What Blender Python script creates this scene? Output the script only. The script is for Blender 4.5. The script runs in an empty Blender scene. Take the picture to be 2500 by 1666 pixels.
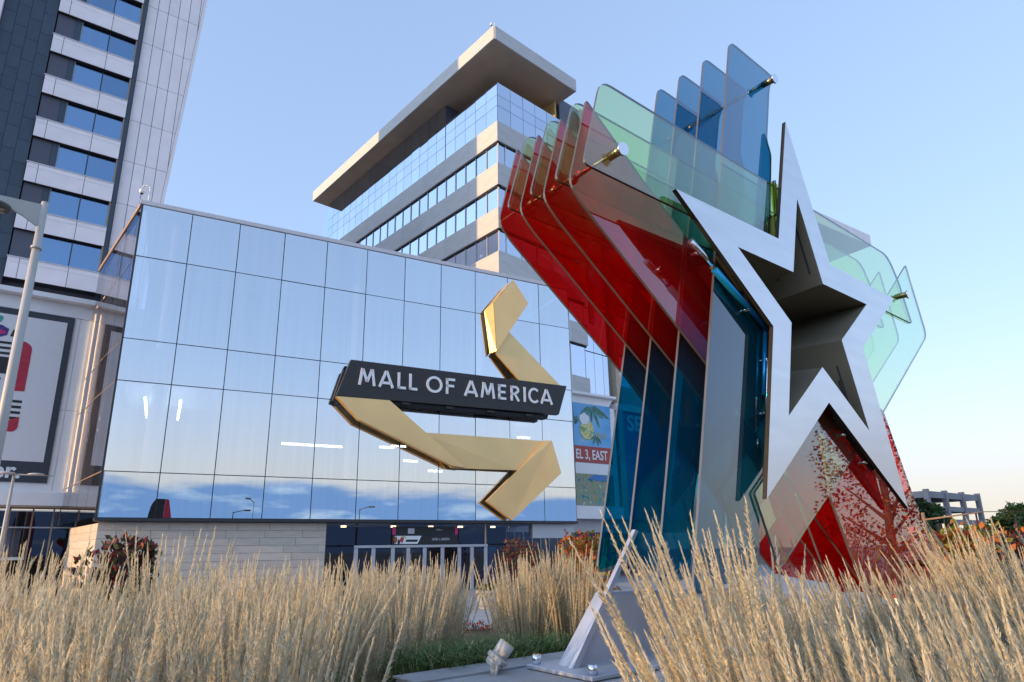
import bpy, bmesh, math, random
import numpy as np
from mathutils import Matrix, Vector

random.seed(7)
rng = np.random.default_rng(11)
R = math.radians
scene = bpy.context.scene
COL = scene.collection

# ------------------------------------------------------------------ camera
cam = bpy.data.cameras.new("camera")
camo = bpy.data.objects.new("camera", cam)
COL.objects.link(camo)
pt, rl = R(15.24), R(-0.875)
fwd = Vector((0, math.cos(pt), math.sin(pt)))
right0 = Vector((1, 0, 0)); up0 = Vector((0, -math.sin(pt), math.cos(pt)))
cr = right0 * math.cos(rl) + up0 * math.sin(rl)
cu = -right0 * math.sin(rl) + up0 * math.cos(rl)
m = Matrix((cr, cu, -fwd)).transposed().to_4x4()
m.translation = (0, 0, 2.3)
camo.matrix_world = m
cam.sensor_width = 36.0
cam.lens = 1566.7 * 36 / 2500
cam.shift_x = 10.3 / 2500
cam.shift_y = 82.8 / 2500
cam.clip_end = 2000
cam.clip_start = 0.05
scene.camera = camo

# ------------------------------------------------------------------ sky, sun, exposure
SUN_AZ, SUN_EL = R(-120), R(9.0)
world = bpy.data.worlds.new("World")
scene.world = world
world.use_nodes = True
wn = world.node_tree.nodes; wl = world.node_tree.links
wn.clear()
wout = wn.new("ShaderNodeOutputWorld")
wbg = wn.new("ShaderNodeBackground")
sky = wn.new("ShaderNodeTexSky")
sky.sky_type = 'NISHITA'
sky.sun_disc = False
sky.sun_elevation = SUN_EL
sky.sun_rotation = SUN_AZ
sky.air_density = 0.7
sky.dust_density = 0.3
sky.ozone_density = 3.0
wbg.inputs['Strength'].default_value = 0.15
# a low bank of evening cloud stands behind the viewpoint (seen only in the mirrored facade)
tc = wn.new("ShaderNodeTexCoord")
sep = wn.new("ShaderNodeSeparateXYZ"); wl.new(tc.outputs['Generated'], sep.inputs[0])
cmap = wn.new("ShaderNodeMapping"); cmap.inputs['Scale'].default_value = (2.2, 2.2, 9.0)
wl.new(tc.outputs['Generated'], cmap.inputs[0])
cn = wn.new("ShaderNodeTexNoise"); cn.inputs['Scale'].default_value = 1.6; cn.inputs['Detail'].default_value = 7
cn.inputs['Roughness'].default_value = 0.55
wl.new(cmap.outputs[0], cn.inputs['Vector'])
def wmath(op, a, b=None, clamp=False):
    n = wn.new("ShaderNodeMath"); n.operation = op; n.use_clamp = clamp
    for i, v in enumerate((a, b)):
        if v is None: continue
        if isinstance(v, (int, float)): n.inputs[i].default_value = v
        else: wl.new(v, n.inputs[i])
    return n.outputs[0]
def wramp(v, a, b):
    n = wn.new("ShaderNodeMapRange"); n.interpolation_type = 'SMOOTHSTEP'
    n.inputs[1].default_value = a; n.inputs[2].default_value = b
    wl.new(v, n.inputs[0]); return n.outputs[0]
back = wramp(sep.outputs[1], 0.05, -0.35)                      # only the half of the sky behind
top = wmath('SUBTRACT', wmath('ADD', wmath('SUBTRACT', 0.158, wmath('MULTIPLY', sep.outputs[0], 0.085)), wmath('MULTIPLY', wmath('SUBTRACT', cn.outputs[0], 0.5), 0.11)), sep.outputs[2])
cover = wmath('MULTIPLY', wramp(top, 0.0, 0.022), back)
cn2 = wn.new("ShaderNodeTexNoise"); cn2.inputs['Scale'].default_value = 4.5; cn2.inputs['Detail'].default_value = 8
wl.new(cmap.outputs[0], cn2.inputs['Vector'])
ccol = wn.new("ShaderNodeValToRGB")
ccol.color_ramp.elements[0].position = 0.53; ccol.color_ramp.elements[0].color = (0.55, 1.02, 1.95, 1)
ccol.color_ramp.elements[1].position = 0.74; ccol.color_ramp.elements[1].color = (1.7, 2.15, 2.65, 1)
wl.new(cn2.outputs[0], ccol.inputs[0])
cmix = wn.new("ShaderNodeMix"); cmix.data_type = 'RGBA'
# hazy evening sky: the range between zenith and horizon is narrow, with a cream band low down
def wvec(op, a, b=None, sc=None):
    n = wn.new("ShaderNodeVectorMath"); n.operation = op
    wl.new(a, n.inputs[0])
    if b is not None: n.inputs[1].default_value = b
    if sc is not None: n.inputs['Scale'].default_value = sc
    return n.outputs[0]
wg = wn.new("ShaderNodeGamma"); wg.inputs[1].default_value = 0.40
wl.new(wvec('SCALE', sky.outputs[0], sc=0.15), wg.inputs[0])
hs = wn.new("ShaderNodeHueSaturation"); hs.inputs['Saturation'].default_value = 1.22
wl.new(wg.outputs[0], hs.inputs['Color'])
skyc = wvec('MULTIPLY', hs.outputs[0], b=(0.62 / 0.15, 0.565 / 0.15, 0.60 / 0.15))
hmix = wn.new("ShaderNodeMix"); hmix.data_type = 'RGBA'
wl.new(wmath('POWER', wramp(sep.outputs[2], 0.38, 0.0), 2.0), hmix.inputs[0]); wl.new(skyc, hmix.inputs[6])
hmix.inputs[7].default_value = (0.32 / 0.15, 0.295 / 0.15, 0.255 / 0.15, 1)
# warm glow added round the low sun, boosted to light the foreground
sdot = wn.new("ShaderNodeVectorMath"); sdot.operation = 'DOT_PRODUCT'
wl.new(tc.outputs['Generated'], sdot.inputs[0])
sdot.inputs[1].default_value = (math.sin(SUN_AZ) * math.cos(SUN_EL), math.cos(SUN_AZ) * math.cos(SUN_EL), math.sin(SUN_EL))
gl_ = wn.new("ShaderNodeMix"); gl_.data_type = 'RGBA'; gl_.blend_type = 'ADD'; gl_.clamp_result = False
wl.new(wramp(sdot.outputs['Value'], 0.20, 0.95), gl_.inputs[0]); wl.new(hmix.outputs[2], gl_.inputs[6]); wl.new(wvec('MULTIPLY', sky.outputs[0], b=(1.55, 1.15, 0.72)), gl_.inputs[7])
wl.new(cover, cmix.inputs[0]); wl.new(gl_.outputs[2], cmix.inputs[6]); wl.new(ccol.outputs[0], cmix.inputs[7])
wl.new(cmix.outputs[2], wbg.inputs['Color'])
wl.new(wbg.outputs[0], wout.inputs['Surface'])

sun = bpy.data.lights.new("sun", 'SUN')
suno = bpy.data.objects.new("sun", sun); COL.objects.link(suno)
sdir = Vector((math.sin(SUN_AZ) * math.cos(SUN_EL), math.cos(SUN_AZ) * math.cos(SUN_EL), math.sin(SUN_EL)))
suno.rotation_euler = sdir.to_track_quat('Z', 'Y').to_euler()
suno.location = (-40, -20, 40)
sun.energy = 1.75
sun.angle = R(0.5)
sun.color = (1.0, 0.60, 0.25)

scene.view_settings.view_transform = 'Standard'
scene.view_settings.look = 'None'
scene.view_settings.gamma = 1.0
scene.view_settings.use_curve_mapping = False
scene.view_settings.exposure = 1.5
scene.cycles.transparent_max_bounces = 48
scene.cycles.max_bounces = 12
scene.cycles.glossy_bounces = 6
scene.cycles.diffuse_bounces = 3
scene.cycles.caustics_reflective = False
scene.cycles.caustics_refractive = False
scene.cycles.use_denoising = True
scene.cycles.sample_clamp_indirect = 6.0

# ------------------------------------------------------------------ materials
def nodes_of(name):
    mt = bpy.data.materials.new(name); mt.use_nodes = True
    nt = mt.node_tree; nt.nodes.clear()
    out = nt.nodes.new("ShaderNodeOutputMaterial")
    return mt, nt, out

def solid(name, col, rough=0.6, metal=0.0, var=0.12, vscale=3.0, bump=0.0, bscale=40.0, objvar=0.0,
          stretch=(1, 1, 1), spec=0.5, emit=None, estr=0.0, trans=0.0):
    """plain surface: base colour with noise mottling, fine relief and per-piece variation"""
    mt, nt, out = nodes_of(name)
    N, L = nt.nodes, nt.links
    p = N.new("ShaderNodeBsdfPrincipled")
    p.inputs['Roughness'].default_value = rough
    p.inputs['Metallic'].default_value = metal
    p.inputs['Specular IOR Level'].default_value = spec
    tcn = N.new("ShaderNodeTexCoord")
    mp = N.new("ShaderNodeMapping"); mp.inputs['Scale'].default_value = stretch
    L.new(tcn.outputs['Object'], mp.inputs[0])
    nz = N.new("ShaderNodeTexNoise"); nz.inputs['Scale'].default_value = vscale; nz.inputs['Detail'].default_value = 6
    L.new(mp.outputs[0], nz.inputs['Vector'])
    mr = N.new("ShaderNodeMapRange"); mr.inputs[1].default_value = 0.3; mr.inputs[2].default_value = 0.7
    mr.inputs[3].default_value = 1 - var; mr.inputs[4].default_value = 1 + var
    L.new(nz.outputs[0], mr.inputs[0])
    oi = N.new("ShaderNodeObjectInfo")
    mo = N.new("ShaderNodeMapRange"); mo.inputs[3].default_value = 1 - objvar; mo.inputs[4].default_value = 1 + objvar
    L.new(oi.outputs['Random'], mo.inputs[0])
    mu = N.new("ShaderNodeMath"); mu.operation = 'MULTIPLY'
    L.new(mr.outputs[0], mu.inputs[0]); L.new(mo.outputs[0], mu.inputs[1])
    vm = N.new("ShaderNodeVectorMath"); vm.operation = 'SCALE'; vm.inputs[0].default_value = col[:3]
    L.new(mu.outputs[0], vm.inputs['Scale'])
    L.new(vm.outputs[0], p.inputs['Base Color'])
    if bump:
        nb = N.new("ShaderNodeTexNoise"); nb.inputs['Scale'].default_value = bscale; nb.inputs['Detail'].default_value = 4
        L.new(mp.outputs[0], nb.inputs['Vector'])
        bp = N.new("ShaderNodeBump"); bp.inputs['Strength'].default_value = bump; bp.inputs['Distance'].default_value = 0.02
        L.new(nb.outputs[0], bp.inputs['Height']); L.new(bp.outputs[0], p.inputs['Normal'])
    if emit:
        p.inputs['Emission Color'].default_value = (*emit, 1); p.inputs['Emission Strength'].default_value = estr
    if trans:
        tl = N.new("ShaderNodeBsdfTranslucent"); L.new(vm.outputs[0], tl.inputs[0])
        mx = N.new("ShaderNodeMixShader"); mx.inputs[0].default_value = trans
        L.new(p.outputs[0], mx.inputs[1]); L.new(tl.outputs[0], mx.inputs[2]); L.new(mx.outputs[0], out.inputs[0])
    else:
        L.new(p.outputs[0], out.inputs[0])
    return mt

def glazing(name, tint, refl, fmin, fmax, rough=0.0, wave=0.0, wscale=0.6, backfac=0.25, power=2.0, objvar=0.0, streak=0.0):
    """a sheet of glass: tinted see-through plus mirror reflection growing towards grazing angles"""
    mt, nt, out = nodes_of(name)
    N, L = nt.nodes, nt.links
    tr = N.new("ShaderNodeBsdfTransparent"); tr.inputs[0].default_value = (*tint, 1)
    gl = N.new("ShaderNodeBsdfGlossy"); gl.inputs['Roughness'].default_value = rough
    gl.inputs[0].default_value = (*refl, 1)
    if objvar:
        oi = N.new("ShaderNodeObjectInfo")
        mo = N.new("ShaderNodeMapRange"); mo.inputs[3].default_value = 1 - objvar; mo.inputs[4].default_value = 1
        L.new(oi.outputs['Random'], mo.inputs[0])
        vm = N.new("ShaderNodeVectorMath"); vm.operation = 'SCALE'; vm.inputs[0].default_value = refl
        L.new(mo.outputs[0], vm.inputs['Scale']); L.new(vm.outputs[0], gl.inputs[0])
        if streak:                                          # faint vertical wash marks and dust
            ts_ = N.new("ShaderNodeTexCoord"); ms_ = N.new("ShaderNodeMapping"); ms_.inputs['Scale'].default_value = (5.0, 5.0, 0.12)
            ns_ = N.new("ShaderNodeTexNoise"); ns_.inputs['Scale'].default_value = 1.0; ns_.inputs['Detail'].default_value = 5
            oa = N.new("ShaderNodeVectorMath"); oa.operation = 'ADD'
            L.new(ts_.outputs['Object'], ms_.inputs[0]); L.new(ms_.outputs[0], oa.inputs[0]); L.new(oi.outputs['Location'], oa.inputs[1])
            L.new(oa.outputs[0], ns_.inputs['Vector'])
            rs_ = N.new("ShaderNodeMapRange"); rs_.inputs[1].default_value = .3; rs_.inputs[2].default_value = .7
            rs_.inputs[3].default_value = 1 - streak; rs_.inputs[4].default_value = 1.0
            L.new(ns_.outputs[0], rs_.inputs[0])
            mm_ = N.new("ShaderNodeMath"); mm_.operation = 'MULTIPLY'
            L.new(mo.outputs[0], mm_.inputs[0]); L.new(rs_.outputs[0], mm_.inputs[1]); L.new(mm_.outputs[0], vm.inputs['Scale'])
    if wave:
        tcn = N.new("ShaderNodeTexCoord")
        nz = N.new("ShaderNodeTexNoise"); nz.inputs['Scale'].default_value = wscale; nz.inputs['Detail'].default_value = 1
        L.new(tcn.outputs['Object'], nz.inputs['Vector'])
        bp = N.new("ShaderNodeBump"); bp.inputs['Strength'].default_value = wave; bp.inputs['Distance'].default_value = 0.05
        L.new(nz.outputs[0], bp.inputs['Height']); L.new(bp.outputs[0], gl.inputs['Normal'])
    lw = N.new("ShaderNodeLayerWeight"); lw.inputs['Blend'].default_value = 0.5
    pw = N.new("ShaderNodeMath"); pw.operation = 'POWER'; pw.inputs[1].default_value = power
    L.new(lw.outputs['Facing'], pw.inputs[0])
    mr = N.new("ShaderNodeMapRange"); mr.inputs[3].default_value = fmin; mr.inputs[4].default_value = fmax
    L.new(pw.outputs[0], mr.inputs[0])
    ge = N.new("ShaderNodeNewGeometry")
    bk = N.new("ShaderNodeMapRange"); bk.inputs[3].default_value = 1.0; bk.inputs[4].default_value = backfac
    L.new(ge.outputs['Backfacing'], bk.inputs[0])
    mu = N.new("ShaderNodeMath"); mu.operation = 'MULTIPLY'; mu.use_clamp = True
    L.new(mr.outputs[0], mu.inputs[0]); L.new(bk.outputs[0], mu.inputs[1])
    mx = N.new("ShaderNodeMixShader")
    L.new(mu.outputs[0], mx.inputs[0]); L.new(tr.outputs[0], mx.inputs[1]); L.new(gl.outputs[0], mx.inputs[2])
    L.new(mx.outputs[0], out.inputs[0])
    return mt

def glow(name, col, strength):
    mt, nt, out = nodes_of(name)
    e = nt.nodes.new("ShaderNodeEmission"); e.inputs[0].default_value = (*col, 1); e.inputs[1].default_value = strength
    nt.links.new(e.outputs[0], out.inputs[0]); return mt

def courses(name, col, rough=0.7, pitch=0.12, depth=0.35, var=0.1, objvar=0.05):
    """finely ribbed horizontal cladding"""
    mt = solid(name, col, rough, var=var, vscale=1.2, stretch=(0.4, 0.4, 5.0), objvar=objvar)
    nt = mt.node_tree; N, L = nt.nodes, nt.links
    p = [n for n in N if n.type == 'BSDF_PRINCIPLED'][0]
    tcn = [n for n in N if n.type == 'TEX_COORD'][0]
    w = N.new("ShaderNodeTexWave"); w.wave_type = 'BANDS'; w.bands_direction = 'Z'; w.wave_profile = 'SAW'
    w.inputs['Scale'].default_value = 0.314 / pitch; w.inputs['Distortion'].default_value = 0.05
    L.new(tcn.outputs['Object'], w.inputs['Vector'])
    b = N.new("ShaderNodeBump"); b.inputs['Strength'].default_value = depth; b.inputs['Distance'].default_value = 0.02
    L.new(w.outputs['Fac'], b.inputs['Height']); L.new(b.outputs[0], p.inputs['Normal'])
    return mt

M = {}
M['mirror_glass'] = glazing('mirror_glass', (0.72, 0.78, 0.84), (0.91, 0.96, 1.0), 0.76, 0.95, wave=0.035, wscale=0.40, backfac=0.1, objvar=0.07, streak=0.05)
M['side_glass'] = glazing('side_glass', (0.80, 0.74, 0.70), (0.86, 0.84, 0.86), 0.30, 0.8, backfac=0.3)
M['office_glass'] = glazing('office_glass', (0.30, 0.36, 0.50), (0.80, 0.88, 1.0), 0.72, 0.92, wave=0.012, wscale=0.8, backfac=0.0, objvar=0.10)
M['hotel_glass'] = glazing('hotel_glass', (0.35, 0.55, 0.80), (0.45, 0.70, 1.0), 0.50, 0.75, wave=0.01, backfac=0.1, objvar=0.25)
M['shop_glass'] = glazing('shop_glass', (0.62, 0.64, 0.68), (0.55, 0.58, 0.70), 0.08, 0.40, backfac=0.2)
M['dark_mullion'] = solid('dark_mullion', (0.025, 0.028, 0.033), 0.45)
M['aluminium'] = solid('aluminium', (0.46, 0.47, 0.50), 0.45, 0.35, var=0.05)
M['parapet_metal'] = solid('parapet_metal', (0.62, 0.60, 0.62), 0.5, var=0.05)
M['stone'] = solid('stone', (0.56, 0.48, 0.40), 0.85, var=0.10, vscale=2.0, stretch=(0.5, 0.5, 6), bump=0.25, bscale=20, objvar=0.07)
M['white_panel'] = solid('white_panel', (0.93, 0.83, 0.82), 0.6, var=0.05, vscale=0.8, objvar=0.035)
M['white_wall'] = solid('white_wall', (0.88, 0.85, 0.84), 0.7, var=0.05, vscale=0.7)
M['slate_panel'] = solid('slate_panel', (0.045, 0.066, 0.092), 0.5, var=0.10, vscale=1.5, objvar=0.10, stretch=(3, 3, 0.6))
M['dark_panel'] = solid('dark_panel', (0.085, 0.088, 0.115), 0.5, var=0.06, objvar=0.08)
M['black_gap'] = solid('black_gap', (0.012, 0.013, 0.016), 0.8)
M['bronze_reveal'] = solid('bronze_reveal', (0.38, 0.27, 0.20), 0.5)
M['interior_dark'] = solid('interior_dark', (0.05, 0.055, 0.07), 0.9)
M['interior_pale'] = solid('interior_pale', (0.55, 0.56, 0.6), 0.9)
M['curtain'] = solid('curtain', (0.55, 0.60, 0.66), 0.9, var=0.15, vscale=1.0, stretch=(9, 9, 0.3), trans=0.3)
M['spandrel'] = courses('spandrel', (0.56, 0.545, 0.53), 0.75, pitch=0.16, depth=0.25)
M['soffit'] = solid('soffit', (0.44, 0.345, 0.26), 0.6, var=0.1, vscale=0.5)
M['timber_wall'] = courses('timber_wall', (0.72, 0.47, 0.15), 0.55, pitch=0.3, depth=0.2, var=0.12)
M['navy_panel'] = solid('navy_panel', (0.10, 0.115, 0.16), 0.45, var=0.08)
M['tan_panel'] = solid('tan_panel', (0.50, 0.40, 0.30), 0.7)
M['sign_black'] = solid('sign_black', (0.022, 0.020, 0.021), 0.42, var=0.1)
M['letter_white'] = solid('letter_white', (0.80, 0.80, 0.80), 0.5, var=0.02)
M['gold'] = solid('gold', (0.86, 0.57, 0.25), 0.42, 0.55, var=0.08, vscale=0.35, bump=0.5, bscale=0.9)
M['gold_edge'] = solid('gold_edge', (0.80, 0.50, 0.16), 0.36, 0.5, var=0.06)
M['steel'] = solid('steel', (0.76, 0.765, 0.775), 0.36, 0.75, var=0.05, vscale=0.9, stretch=(1, 1, 6), bump=0.04, bscale=120)
M['star_inside'] = solid('star_inside', (0.34, 0.285, 0.21), 0.38, 0.35, var=0.22, vscale=0.8, stretch=(1, 0.25, 1))
M['star_edge'] = solid('star_edge', (0.030, 0.027, 0.022), 0.45, 0.3)
M['blue_tube'] = solid('blue_tube', (0.01, 0.26, 0.62), 0.22, 0.5, var=0.05)
M['chrome'] = solid('chrome', (0.75, 0.75, 0.78), 0.12, 1.0, var=0.03)
M['brass_rod'] = solid('brass_rod', (0.42, 0.31, 0.17), 0.28, 0.9, var=0.1)
M['foot_steel'] = solid('foot_steel', (0.47, 0.50, 0.57), 0.42, 0.5, var=0.22, vscale=1.5, bump=0.05)
M['glass_edge'] = solid('glass_edge', (0.075, 0.072, 0.078), 0.3, var=0.15, spec=0.8)
def tintglass(name, c, lo, hi, body, pig):
    """coloured laminated sheet: the pigmented interlayer scatters part of the light"""
    mt = glazing(name, tuple(v ** 0.5 for v in c), (0.92, 0.95, 1.0), lo, hi, backfac=0.12, power=2.2)
    nt = mt.node_tree; N, L = nt.nodes, nt.links
    mx = [n for n in N if n.type == 'MIX_SHADER'][0]; tr = [n for n in N if n.type == 'BSDF_TRANSPARENT'][0]
    di = N.new("ShaderNodeBsdfDiffuse"); di.inputs[0].default_value = (*pig, 1)
    tl = N.new("ShaderNodeBsdfTranslucent"); tl.inputs[0].default_value = (*pig, 1)
    m1 = N.new("ShaderNodeMixShader"); m1.inputs[0].default_value = 0.5
    L.new(di.outputs[0], m1.inputs[1]); L.new(tl.outputs[0], m1.inputs[2])
    m2 = N.new("ShaderNodeMixShader"); m2.inputs[0].default_value = body
    L.new(tr.outputs[0], m2.inputs[1]); L.new(m1.outputs[0], m2.inputs[2])
    L.new(m2.outputs[0], mx.inputs[1])
    return mt
M['blue_glass'] = tintglass('blue_glass', (0.002, 0.22, 0.38), 0.035, 0.70, 0.15, (0.004, 0.32, 0.50))
M['red_glass'] = tintglass('red_glass', (0.82, 0.014, 0.014), 0.06, 0.70, 0.22, (0.84, 0.020, 0.022))
M['clear_green_glass'] = tintglass('clear_green_glass', (0.68, 0.88, 0.48), 0.06, 0.70, 0.03, (0.55, 0.75, 0.40))
M['mint_glass'] = tintglass('mint_glass', (0.70, 0.90, 0.56), 0.06, 0.70, 0.03, (0.55, 0.80, 0.50))
M['lime_tint_glass'] = tintglass('lime_tint_glass', (0.62, 0.72, 0.05), 0.05, 0.5, 0.15, (0.6, 0.7, 0.05))
M['concrete'] = solid('concrete', (0.30, 0.30, 0.31), 0.85, var=0.22, vscale=1.5, bump=0.2, bscale=30)
M['garage_concrete'] = solid('garage_concrete', (0.25, 0.24, 0.25), 0.85, var=0.1, vscale=0.3)
M['plaza'] = solid('plaza', (0.33, 0.335, 0.35), 0.85, var=0.12, vscale=0.4, bump=0.1)
M['soil'] = solid('soil', (0.045, 0.045, 0.022), 0.95, var=0.4, vscale=4, bump=0.6, bscale=18)
M['far_ground'] = solid('far_ground', (0.32, 0.31, 0.29), 0.95, var=0.3, vscale=0.05)
M['plume'] = solid('plume', (0.70, 0.62, 0.45), 0.9, var=0.18, vscale=2.5, objvar=0.14, trans=0.42)
M['plume_pale'] = solid('plume_pale', (0.76, 0.72, 0.60), 0.9, var=0.12, vscale=3, objvar=0.1, trans=0.42)
M['stem'] = solid('stem', (0.48, 0.40, 0.23), 0.8, var=0.25, vscale=3, objvar=0.12, trans=0.1)
M['blade_dry'] = solid('blade_dry', (0.40, 0.34, 0.16), 0.8, var=0.3, vscale=3, objvar=0.15, trans=0.2)
M['blade_green'] = solid('blade_green', (0.075, 0.145, 0.030), 0.7, var=0.35, vscale=3, objvar=0.2, trans=0.25)
M['leaf_green'] = solid('leaf_green', (0.040, 0.085, 0.022), 0.6, var=0.4, vscale=1.2, trans=0.3)
M['leaf_olive'] = solid('leaf_olive', (0.17, 0.17, 0.02), 0.6, var=0.35, vscale=2, trans=0.35)
M['leaf_orange'] = solid('leaf_orange', (0.50, 0.15, 0.03), 0.6, var=0.3, vscale=3, trans=0.35)
M['leaf_red'] = solid('leaf_red', (0.24, 0.035, 0.028), 0.6, var=0.35, vscale=3, trans=0.3)
M['leaf_maroon'] = solid('leaf_maroon', (0.085, 0.022, 0.022), 0.6, var=0.35, vscale=3, trans=0.25)
M['bark'] = solid('bark', (0.10, 0.075, 0.055), 0.9, var=0.3, vscale=6, bump=0.5)
M['post_paint'] = solid('post_paint', (0.46, 0.44, 0.41), 0.45, var=0.04)
M['lamp_dark'] = solid('lamp_dark', (0.07, 0.065, 0.05), 0.4)
M['poster_white'] = solid('poster_white', (0.82, 0.77, 0.76), 0.7, var=0.02)
M['poster_frame'] = solid('poster_frame', (0.035, 0.042, 0.058), 0.6)
M['print_red'] = solid('print_red', (0.50, 0.025, 0.055), 0.6)
M['print_black'] = solid('print_black', (0.016, 0.016, 0.02), 0.6)
M['print_purple'] = solid('print_purple', (0.07, 0.03, 0.20), 0.6, var=0.5, vscale=9)
M['print_teal'] = solid('print_teal', (0.05, 0.36, 0.30), 0.6)
M['print_green'] = solid('print_green', (0.06, 0.22, 0.03), 0.6)
M['print_pink'] = solid('print_pink', (0.60, 0.03, 0.16), 0.6)
M['print_band'] = solid('print_band', (0.42, 0.075, 0.065), 0.6, var=0.04)
M['print_yellow'] = solid('print_yellow', (0.62, 0.50, 0.14), 0.6)
M['print_leaf'] = solid('print_leaf', (0.09, 0.22, 0.14), 0.6, var=0.5, vscale=4)
M['sign_blue'] = solid('sign_blue', (0.05, 0.20, 0.46), 0.5, var=0.1)
M['flower'] = solid('flower', (0.20, 0.010, 0.02), 0.6, var=0.3, vscale=8)
M['car_white'] = solid('car_white', (0.66, 0.66, 0.67), 0.25)
M['car_dark'] = solid('car_dark', (0.035, 0.045, 0.075), 0.25)
M['car_silver'] = solid('car_silver', (0.34, 0.35, 0.38), 0.25, 0.4)
M['car_glass'] = solid('car_glass', (0.02, 0.025, 0.03), 0.08)
M['tyre'] = solid('tyre', (0.015, 0.015, 0.015), 0.9)
M['rust_pole'] = solid('rust_pole', (0.26, 0.17, 0.11), 0.6)
M['tan_block'] = solid('tan_block', (0.36, 0.31, 0.25), 0.85, var=0.08, vscale=0.3)
M['lamp_strip'] = glow('lamp_strip', (1.0, 0.72, 0.40), 3.2)
M['light_tube'] = glow('light_tube', (1.0, 0.97, 0.92), 5.0)
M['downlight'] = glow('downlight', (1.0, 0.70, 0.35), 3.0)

def picture_mat(name, stops, scale, zlow, zhigh):
    """mottled flat print for a poster photograph"""
    mt, nt, out = nodes_of(name); N, L = nt.nodes, nt.links
    p = N.new("ShaderNodeBsdfPrincipled"); p.inputs['Roughness'].default_value = 0.6
    t = N.new("ShaderNodeTexCoord")
    v = N.new("ShaderNodeTexNoise"); v.inputs['Scale'].default_value = scale; v.inputs['Detail'].default_value = 5
    L.new(t.outputs['Object'], v.inputs['Vector'])
    r = N.new("ShaderNodeValToRGB"); r.color_ramp.interpolation = 'EASE'
    els = r.color_ramp.elements
    while len(els) < len(stops): els.new(0.5)
    for e, (pos, c) in zip(els, stops): e.position = pos; e.color = (*c, 1)
    L.new(v.outputs[0], r.inputs[0]); L.new(r.outputs[0], p.inputs['Base Color']); L.new(p.outputs[0], out.inputs[0])
    return mt
M['print_sky'] = picture_mat('print_sky', [(0.3, (0.10, 0.34, 0.66)), (0.5, (0.18, 0.46, 0.74)), (0.7, (0.55, 0.68, 0.78))], 0.35, 0, 1)
M['print_beach'] = picture_mat('print_beach', [(0.32, (0.05, 0.12, 0.05)), (0.42, (0.10, 0.32, 0.30)), (0.5, (0.42, 0.30, 0.22)), (0.58, (0.16, 0.30, 0.12)), (0.7, (0.62, 0.62, 0.60))], 2.2, 0, 1)
M['print_pineapple'] = picture_mat('print_pineapple', [(0.35, (0.62, 0.55, 0.10)), (0.5, (0.75, 0.68, 0.40)), (0.65, (0.20, 0.40, 0.10))], 3.0, 0, 1)

# ------------------------------------------------------------------ builders
def tag(o, label=None, cat=None, group=None, kind=None):
    if label: o['label'] = label
    if cat: o['category'] = cat
    if group: o['group'] = group
    if kind: o['kind'] = kind
    return o
def thing(name, label, cat, loc=(0, 0, 0), rotz=0.0, group=None):
    o = bpy.data.objects.new(name, None); COL.objects.link(o)
    o.empty_display_size = 0.2
    o.location = loc; o.rotation_euler = (0, 0, rotz)
    return tag(o, label, cat, group)
def az_rot(a): return math.pi / 2 - a       # local x along azimuth a

def link(name, me, mat=None, parent=None, mx=None):
    o = bpy.data.objects.new(name, me); COL.objects.link(o)
    if mat and not me.materials: me.materials.append(mat)
    if parent: o.parent = parent
    if mx is not None: o.matrix_local = mx
    return o

_boxes = {}
def box_mesh(dx, dy, dz, mat, bev=0.0):
    key = (round(dx, 3), round(dy, 3), round(dz, 3), mat.name, bev)
    if key in _boxes: return _boxes[key]
    bm = bmesh.new()
    bmesh.ops.create_cube(bm, size=1.0)
    for v in bm.verts: v.co = Vector(((v.co.x + .5) * dx, (v.co.y + .5) * dy, (v.co.z + .5) * dz))
    if bev:
        bmesh.ops.bevel(bm, geom=list(bm.edges), offset=bev, segments=1, affect='EDGES')
    me = bpy.data.meshes.new("box"); bm.to_mesh(me); bm.free(); me.materials.append(mat)
    _boxes[key] = me; return me
def box(name, parent, x0, x1, y0, y1, z0, z1, mat, frame=None, bev=0.0, jitter=0.0):
    me = box_mesh(x1 - x0, y1 - y0, z1 - z0, mat, bev)
    mx = Matrix.Translation((x0, y0, z0))
    if jitter:
        mx = mx @ Matrix.Rotation(random.gauss(0, jitter), 4, 'Z') @ Matrix.Rotation(random.gauss(0, jitter), 4, 'X')
    if frame is not None: mx = frame @ mx
    return link(name, me, None, parent, mx)

def prism_bm(pts, y0, y1, bm=None, smats=None):
    """polygon in (x,z) swept from y0 (front) to y1"""
    bm = bm or bmesh.new()
    a = [bm.verts.new((p[0], y0, p[1])) for p in pts]
    b = [bm.verts.new((p[0], y1, p[1])) for p in pts]
    n = len(pts)
    f0 = bm.faces.new(a); f1 = bm.faces.new(b[::-1]); sides = []
    for i in range(n):
        j = (i + 1) % n
        sides.append(bm.faces.new((a[j], a[i], b[i], b[j])))
    if smats is not None:
        for f in sides: f.material_index = smats
    return bm
def bm_obj(name, bm, mats, parent=None, mx=None, smooth=False, recalc=True):
    if recalc: bmesh.ops.recalc_face_normals(bm, faces=list(bm.faces))
    me = bpy.data.meshes.new(name); bm.to_mesh(me); bm.free()
    for mt in (mats if isinstance(mats, (list, tuple)) else [mats]): me.materials.append(mt)
    if smooth:
        for p in me.polygons: p.use_smooth = True
    return link(name, me, None, parent, mx)
def prism(name, parent, pts, y0, y1, mat, frame=None, edge=None, bev=0.0):
    bm = prism_bm(pts, y0, y1, None, 1 if edge else None)
    if bev:
        bmesh.ops.recalc_face_normals(bm, faces=list(bm.faces))
        bmesh.ops.bevel(bm, geom=[e for e in bm.edges], offset=bev, segments=1, affect='EDGES')
    return bm_obj(name, bm, [mat, edge] if edge else mat, parent, frame)
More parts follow.
